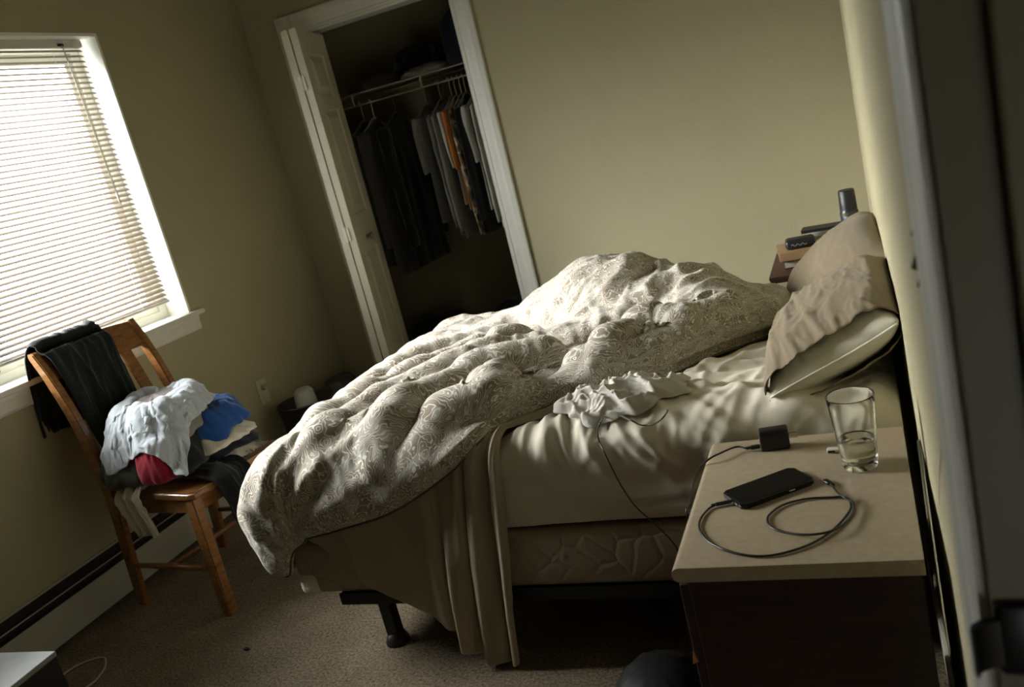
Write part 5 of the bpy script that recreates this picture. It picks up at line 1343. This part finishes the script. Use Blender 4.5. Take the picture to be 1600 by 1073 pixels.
rad_ = rad_ * (1 + 0.10 * pn(3 * np.cos(th), 3 * np.sin(th) + 2 * A_, 5) + 0.05 * crease(5 * np.cos(th) + A_ * 3, 5 * np.sin(th), 6))
P = np.stack([-2.555 + 0.165 * rad_ * np.cos(th), 3.65 + 0.155 * rad_ * np.sin(th), 0.345 - 0.33 * A_ ** 1.3 + 0.03 * crease(4 * A_ * np.cos(th), 4 * A_ * np.sin(th), 9)], -1)
bgm = grid_mesh('duffel_bag', P); o = link('duffel_bag', bgm, mat('charcoal_nylon', (0.030, 0.030, 0.028), 0.55, bump=(60, 0.2, 0.003), vary=0.2, vscale=8))
tag(o, 'slumped charcoal bag on the carpet in the corner beside the closet door', 'bag')

# low dark cabinet at the lower left
cz = 0.40
k0 = pix(85, 1017, z=cz)
kb = tag(empty('low_cabinet', (k0.x, k0.y, 0)), 'low black cabinet with a glossy top beneath the window, cut off by the frame', 'cabinet')
M_gloss = mat('black_with_reflection', (0.30, 0.32, 0.29), 0.28, vary=0.25, vscale=9, spec=0.6, coat=0.4)  # pale mottled grey paints the window's reflection onto the black top
M_kab = mat('cabinet_black', (0.008, 0.008, 0.008), 0.5)
ang = math.radians(2)
bm = bmesh.new(); box(bm, (-0.42, -0.46, 0.0), (0.0, 0.0, cz - 0.014), 0.003, 2, Matrix.Rotation(ang, 4, 'Z')); link('cabinet_body', bm, M_kab, kb)
bm = bmesh.new(); box(bm, (-0.424, -0.464, cz - 0.0135), (0.002, 0.002, cz), 0.002, 2, Matrix.Rotation(ang, 4, 'Z')); link('cabinet_top', bm, M_gloss, kb)
bm = bmesh.new()
tube(bm, smooth_path([pix(q[0], q[1], z=0.006) for q in ((70, 1075), (100, 1053), (120, 1040), (145, 1030), (160, 1027), (165, 1030), (164, 1042), (156, 1055), (146, 1066), (130, 1077), (110, 1090))], 6), 0.0035, 8)
o = link('pale_cable', bm, M_pc, smooth=True); tag(o, 'pale thin cable curling on the brown carpet beside the low cabinet', 'cable')

# black bag on the carpet before the nightstand
cxy = pix(1020, 1062, z=0.07)
th = B_ * 2 * PI
rad_ = np.sin(np.clip(A_, 0, 1) * PI / 2) ** 0.55 * (1 + 0.08 * pn(3 * np.cos(th), 3 * np.sin(th) + 2 * A_, 15) + 0.05 * crease(4 * np.cos(th) + A_ * 3, 4 * np.sin(th), 16))
P = np.stack([cxy.x + 0.02 + 0.115 * rad_ * np.cos(th), cxy.y - 0.03 + 0.15 * rad_ * np.sin(th), 0.125 - 0.123 * A_ ** 1.4], -1)
o = link('black_bag', grid_mesh('black_bag', P), mat('black_vinyl', (0.003, 0.003, 0.003), 0.6, spec=0.25)); tag(o, 'shiny black bag slumped on the carpet against the nightstand drawers', 'bag')

# small scrap on the carpet
sp_ = pix(385, 1013, z=0.004)
bm = bmesh.new(); prism(bm, [(-0.009, -0.004), (0.002, -0.006), (0.010, 0.0), (0.004, 0.006), (-0.006, 0.005)], 0.0005, 0.006, 'z'); o = link('carpet_scrap', bm, M_dark); o.location = (sp_.x, sp_.y, 0)
tag(o, 'tiny dark scrap on the open carpet near the chair leg', 'scrap')

# pale cable hanging in the gap by the right wall
bm = bmesh.new(); tube(bm, smooth_path([pix(1436, 690, x=0.021), pix(1441, 730, x=0.023), pix(1448, 790, x=0.025), pix(1455, 850, x=0.027), pix(1461, 910, x=0.029), pix(1466, 960, x=0.031), Vector((0.024, 1.20, 0.03))], 6), 0.0022, 7); o = link('power_cable', bm, M_pc, smooth=True); tag(o, 'thin pale cable hanging in the dark gap between nightstand and wall', 'cable')
# ------------------------------------------------------------------ the closet: wire shelf, hangers, clothes
M_wire = mat('white_wire', (0.50, 0.48, 0.38), 0.4)
SY0, SY1, SZ = 4.45, 4.815, 1.708
SXA, SXB = XL + 0.003, -1.325
sh = tag(empty('wire_shelf', ((SXA + SXB) / 2, SY1, SZ)), 'white wire closet shelf with a hanging rod along its front', 'shelf')
def wp(name, bm, **k):
    o = link(name, bm, M_wire, smooth=True, **k); o.parent = sh; o.matrix_parent_inverse = Matrix.Translation(-sh.location); return o
bm = bmesh.new(); tube(bm, [(SXA, SY0, SZ), (SXB, SY0, SZ)], 0.0038, 8); wp('front_wire', bm)
bm = bmesh.new(); tube(bm, [(SXA, SY0 - 0.004, SZ - 0.062), (SXB, SY0 - 0.004, SZ - 0.062)], 0.0042, 8); wp('hang_rod', bm)
bm = bmesh.new(); tube(bm, [(SXA, SY1, SZ), (SXB, SY1, SZ)], 0.0030, 6); wp('rear_wire', bm)
bm = bmesh.new()
for x in np.arange(SXA + 0.02, SXB, 0.026): tube(bm, [(x, SY0, SZ + 0.003), (x, SY1, SZ + 0.003)], 0.0013, 5)
o = wp('deck_wires', bm); o['kind'] = 'stuff'
for x in (-2.49, -2.062, -1.79, -1.46):
    bm = bmesh.new(); tube(bm, smooth_path([(x, SY0, SZ), (x - 0.004, SY0 - 0.004, SZ - 0.03), (x, SY0 - 0.004, SZ - 0.062)], 4), 0.0048, 8); wp('rod_bracket', bm)
M_hang = mat('hanger_plastic', (0.42, 0.40, 0.30), 0.4)
M_hang2 = mat('hanger_dark', (0.10, 0.095, 0.075), 0.4)
RY, RZ = SY0 - 0.004, SZ - 0.062
def hanger(x, m, drop, tw, label, group='clothes hangers on the closet rod'):
    h = tag(empty('clothes_hanger', (x, RY, RZ)), label, 'hanger', group)
    bm = bmesh.new(); pts = [(0.0, -0.012, 0.004), (0, -0.006, 0.0125), (0, 0.004, 0.0130), (0, 0.013, 0.006), (0.0, 0.013, -0.006), (0.0, 0.006, -0.03), (0.002, 0.002, -drop)]
    tube(bm, smooth_path(pts, 6), 0.0032, 7); o = link('hook', bm, m, h, smooth=True)
    bm = bmesh.new(); tube(bm, smooth_path([(0, -0.19, -drop - 0.075), (0, -0.10, -drop - 0.04), (0, 0.0, -drop), (0, 0.10, -drop - 0.04), (0, 0.19, -drop - 0.075)], 5), 0.0045, 7); link('shoulder_bar', bm, m, h, smooth=True)
    h.rotation_euler = (0, 0, tw); return h
def hung(x, col, length, sleeve, half, thick, tw, seed, label, cat='shirt', name='hanging_shirt', drop=0.075, sl_w=0.055, sl_mat=None, mname=None, group='clothes on the closet rod'):
    """A garment on its hanger: body lofted from shoulder to hem, with two sleeves as parts."""
    g = tag(empty(name, (x, RY, RZ), tw), label, cat, group)
    m = col if not isinstance(col, tuple) else cloth_mat(mname or name + '_cloth', col, 0.08)
    nz, nt = 46, 56
    T_, TH = np.meshgrid(np.linspace(0, 1, nz), np.linspace(0, 2 * PI, nt), indexing='ij')
    w = np.interp(T_, [0, 0.03, 0.09, 0.2, 0.5, 1], [0.05, 0.085, half, half * 0.90, half * 0.86, half * 0.95])
    tk = np.interp(T_, [0, 0.03, 0.1, 0.3, 1], [min(0.02, thick), min(0.025, thick), thick * 0.6, thick, thick * 1.05])
    zc = -drop - 0.004 - T_ * length
    sh_ = np.clip(1 - T_ / 0.12, 0, 1)
    cy, sx = np.cos(TH), np.sin(TH)
    y = w * np.sign(cy) * np.abs(cy) ** 0.8; xx = tk * np.sign(sx) * np.abs(sx) ** 0.8
    fold = pn(y * 14, T_ * 1.6, seed) * 0.020 * np.clip(T_ * 2.5, 0, 1) + pn(y * 30, T_ * 3, seed + 2) * 0.006
    fs_ = min(1.0, thick / 0.03); xx = xx + (fold * 0.6 + 0.35 * fold * np.sign(sx)) * fs_
    z = zc - np.abs(y) * 0.36 * sh_ * 1.0 + 0.006 * pn(TH, T_, seed + 4) * T_
    P = np.stack([xx, y, z], -1)
    o = link('garment_body', grid_mesh('garment_body', P), m, g); add_solid(o, 0.0025, 1)
    ms = sl_mat or m
    for s in (-1, 1):
        n1, n2 = 34, 28
        A, B = np.meshgrid(np.linspace(0, 1, n1), np.linspace(0, 2 * PI, n2), indexing='ij')
        r1 = np.interp(A, [0, 0.15, 1], [sl_w * 1.15, sl_w * 1.1, sl_w * 0.80])
        ctr_y = s * (half * 0.93 + 0.012 * np.sin(A * PI) + 0.010 * A); ctr_z = -drop - 0.045 - A * sleeve
        ctr_x = 0.012 * np.sin(A * 2.2 + seed)
        f = 1 + 0.22 * pn(3 * np.cos(B) + seed, A * sleeve * 9, seed + 5)
        P = np.stack([ctr_x * fs_ + r1 * (0.12 + 0.38 * fs_) * np.sin(B) * f, ctr_y + r1 * np.cos(B) * f * 0.9, ctr_z - (1 - A) ** 6 * 0.02 + 0 * B - 0.01 * np.cos(B) * (A > 0.9) * s], -1)
        P[0] = P[0].mean(0) * 0.6 + P[0] * 0.4
        o = link('sleeve', grid_mesh('sleeve', P), ms, g); add_solid(o, 0.0025, 1)
    return g
G_dk = cloth_mat('dark_grey_jersey', (0.045, 0.044, 0.038), 0.1); G_md = cloth_mat('mid_grey_jersey', (0.15, 0.15, 0.13), 0.08); G_lt = cloth_mat('light_grey_jersey', (0.29, 0.285, 0.24), 0.06)
G_bk = cloth_mat('black_jersey', (0.006, 0.006, 0.006), 0.1); G_or = cloth_mat('rust_orange_cotton', (0.33, 0.115, 0.020), 0.08); G_wh = cloth_mat('off_white_cotton', (0.40, 0.39, 0.32), 0.05); G_nv = cloth_mat('deep_navy_cotton', (0.008, 0.011, 0.022), 0.1)
def camo():
    m, nt, b = _nt('camouflage_cotton'); b.inputs['Roughness'].default_value = 0.9
    tc = nt.nodes.new('ShaderNodeTexCoord'); n = nt.nodes.new('ShaderNodeTexNoise'); n.inputs['Scale'].default_value = 15; n.inputs['Detail'].default_value = 2
    cr = nt.nodes.new('ShaderNodeValToRGB'); cr.color_ramp.interpolation = 'CONSTANT'
    e = cr.color_ramp.elements; e[0].position = 0; e[0].color = (0.05, 0.04, 0.03, 1); e[1].position = 0.45; e[1].color = (0.20, 0.12, 0.06, 1)
    k = e.new(0.55); k.color = (0.42, 0.38, 0.29, 1); k = e.new(0.62); k.color = (0.12, 0.09, 0.05, 1)
    nt.links.new(tc.outputs['Object'], n.inputs['Vector']); nt.links.new(n.outputs['Fac'], cr.inputs[0]); nt.links.new(cr.outputs[0], b.inputs['Base Color']); return m
def hx(px, py): return pix(px, py, y=RY).x
ALL = [ # px, py at the rod, colour, length, sleeve, half, thick, twist, hanger colour, label
    (560, 158, G_dk, 0.80, 0.62, 0.20, 0.018, 0.04, M_hang, 'dark grey long garment hanging first on the rod beside the closet door', 'grey hanger of the first garment beside the closet door'),
    (576, 153, G_dk, 0.86, 0.64, 0.21, 0.018, 0.04, M_hang, 'charcoal long garment hanging second from the closet door', 'grey hanger of the second garment from the closet door'),
    (609, 142, G_bk, 0.82, 0.66, 0.22, 0.04, 0.04, M_hang2, 'bulky black coat hanging in the gap of the closet rod', 'dark hanger carrying the bulky black coat'),
    (657, 127, G_md, 0.62, 0.30, 0.20, 0.016, 0.04, M_hang, 'grey short-sleeved shirt right of the black coat', 'pale hanger with a tall bare hook right of the black coat'),
    (680, 121, G_md, 0.70, 0.60, 0.20, 0.0085, 0.04, M_hang, 'grey long-sleeved shirt hanging beside the white-sleeved one', 'pale hanger of the grey long-sleeved shirt'),
    (687, 119, G_md, 0.72, 0.63, 0.205, 0.0085, 0.04, M_hang2, 'grey hooded top with ribbed cuffs among the hanging shirts', 'dark hanger of the grey hooded top'),
    (697, 116, G_wh, 0.55, 0.30, 0.20, 0.0085, 0.04, M_hang, 'off-white short-sleeved shirt next to the orange sleeve', 'pale hanger of the off-white shirt'),
    (704, 113, G_or, 0.58, 0.31, 0.215, 0.009, 0.04, M_hang, 'rust orange shirt in the closet', 'pale hanger of the rust orange shirt'),
    (712, 111, 'camo', 0.72, 0.66, 0.195, 0.0085, 0.04, M_hang, 'camouflage patterned long-sleeved shirt beside the orange one', 'pale hanger of the camouflage shirt'),
    (719, 108, G_bk, 0.72, 0.60, 0.20, 0.009, 0.04, M_hang, 'black shirt hanging between the camouflage and light grey ones', 'pale hanger of the black shirt'),
    (733, 103, G_lt, 0.60, 0.30, 0.205, 0.012, 0.04, M_hang, 'light grey short-sleeved shirt near the closet casing', 'pale hanger of the light grey shirt near the casing'),
    (743, 100, G_wh, 0.70, 0.62, 0.195, 0.01, 0.04, M_hang, 'white long-sleeved shirt with a thin sleeve beside the casing', 'pale hanger of the white long-sleeved shirt'),
    (752, 97, G_md, 0.56, 0.30, 0.20, 0.01, 0.04, M_hang, 'mid grey shirt half hidden by the closet casing', 'hanger of the mid grey shirt half hidden by the casing'),
    (764, 92, G_nv, 0.80, 0.66, 0.21, 0.022, 0.04, M_hang2, 'deep navy jacket last on the visible rod', 'dark hanger of the deep navy jacket'),
]
CAMO = camo()
for i, (px, py, c, ln, sl, hf, tk, tw, hm, lab, hlab) in enumerate(ALL):
    x = hx(px, py)
    hanger(x, hm, 0.085, tw, hlab)
    hung(x, CAMO if c == 'camo' else c, ln, sl, hf, tk, tw, 50 + i * 3, lab, drop=0.085)

# things on the shelf
def bundle(name, label, cat, cx, cy, z0, hx_, hy_, hz, m, seed, group):
    A, B = np.meshgrid(np.linspace(0, 1, 30), np.linspace(0, 1, 60), indexing='ij'); th = B * 2 * PI
    r = np.sin(np.clip(A, 0, 1) * PI / 2) ** 0.6 * (1 + 0.12 * pn(2.5 * np.cos(th), 2.5 * np.sin(th) + 2 * A, seed) + 0.08 * crease(4 * np.cos(th), 4 * np.sin(th) + 3 * A, seed + 1))
    sq = 1 / np.maximum(np.abs(np.cos(th)), np.abs(np.sin(th))) ** 0.6
    P = np.stack([cx + hx_ * r * sq * np.cos(th), cy + hy_ * r * sq * np.sin(th), z0 + hz * (1 - A ** 2.2) + 0.015 * crease(3 * r * np.cos(th), 3 * r * np.sin(th), seed + 2) * (1 - A)], -1)
    o = link(name, grid_mesh(name, P), m); tag(o, label, cat, group); return o
sx = lambda px, py: pix(px, py, y=4.55).x
gshelf = 'clothes piled on the closet shelf'
zs = SZ + 0.0055
bundle('folded_clothes', 'low dim pile of folded clothes on the shelf nearest the closet door', 'clothes', sx(585, 135), 4.62, zs, 0.15, 0.14, 0.07, cloth_mat('dim_brown_cloth', (0.045, 0.036, 0.024), 0.1), 3, gshelf)
bundle('folded_sweater', 'pale-edged folded sweater on the closet shelf under the black heap', 'sweater', sx(665, 108), 4.59, zs, 0.13, 0.13, 0.045, G_lt, 5, gshelf)
bundle('black_clothes', 'black heap of clothes in the middle of the closet shelf', 'clothes', sx(655, 88) - 0.02, 4.60, zs + 0.058, 0.125, 0.12, 0.10, G_bk, 7, gshelf)
bundle('navy_clothes', 'tall dark blue heap of clothes on the shelf against the casing', 'clothes', sx(735, 70) + 0.02, 4.60, zs, 0.15, 0.15, 0.29, cloth_mat('denim_blue', (0.015, 0.020, 0.032), 0.15), 9, gshelf)
# things on the closet floor
bundle('dark_bag', 'black bundle on the closet floor behind the folded door', 'bag', -2.36, 4.5, 0.003, 0.20, 0.17, 0.40, G_bk, 11, 'bundles on the closet floor')
bundle('dark_bag', 'black bundle on the closet floor near the casing by the bed', 'bag', -1.83, 4.5, 0.003, 0.22, 0.17, 0.42, G_bk, 13, 'bundles on the closet floor')
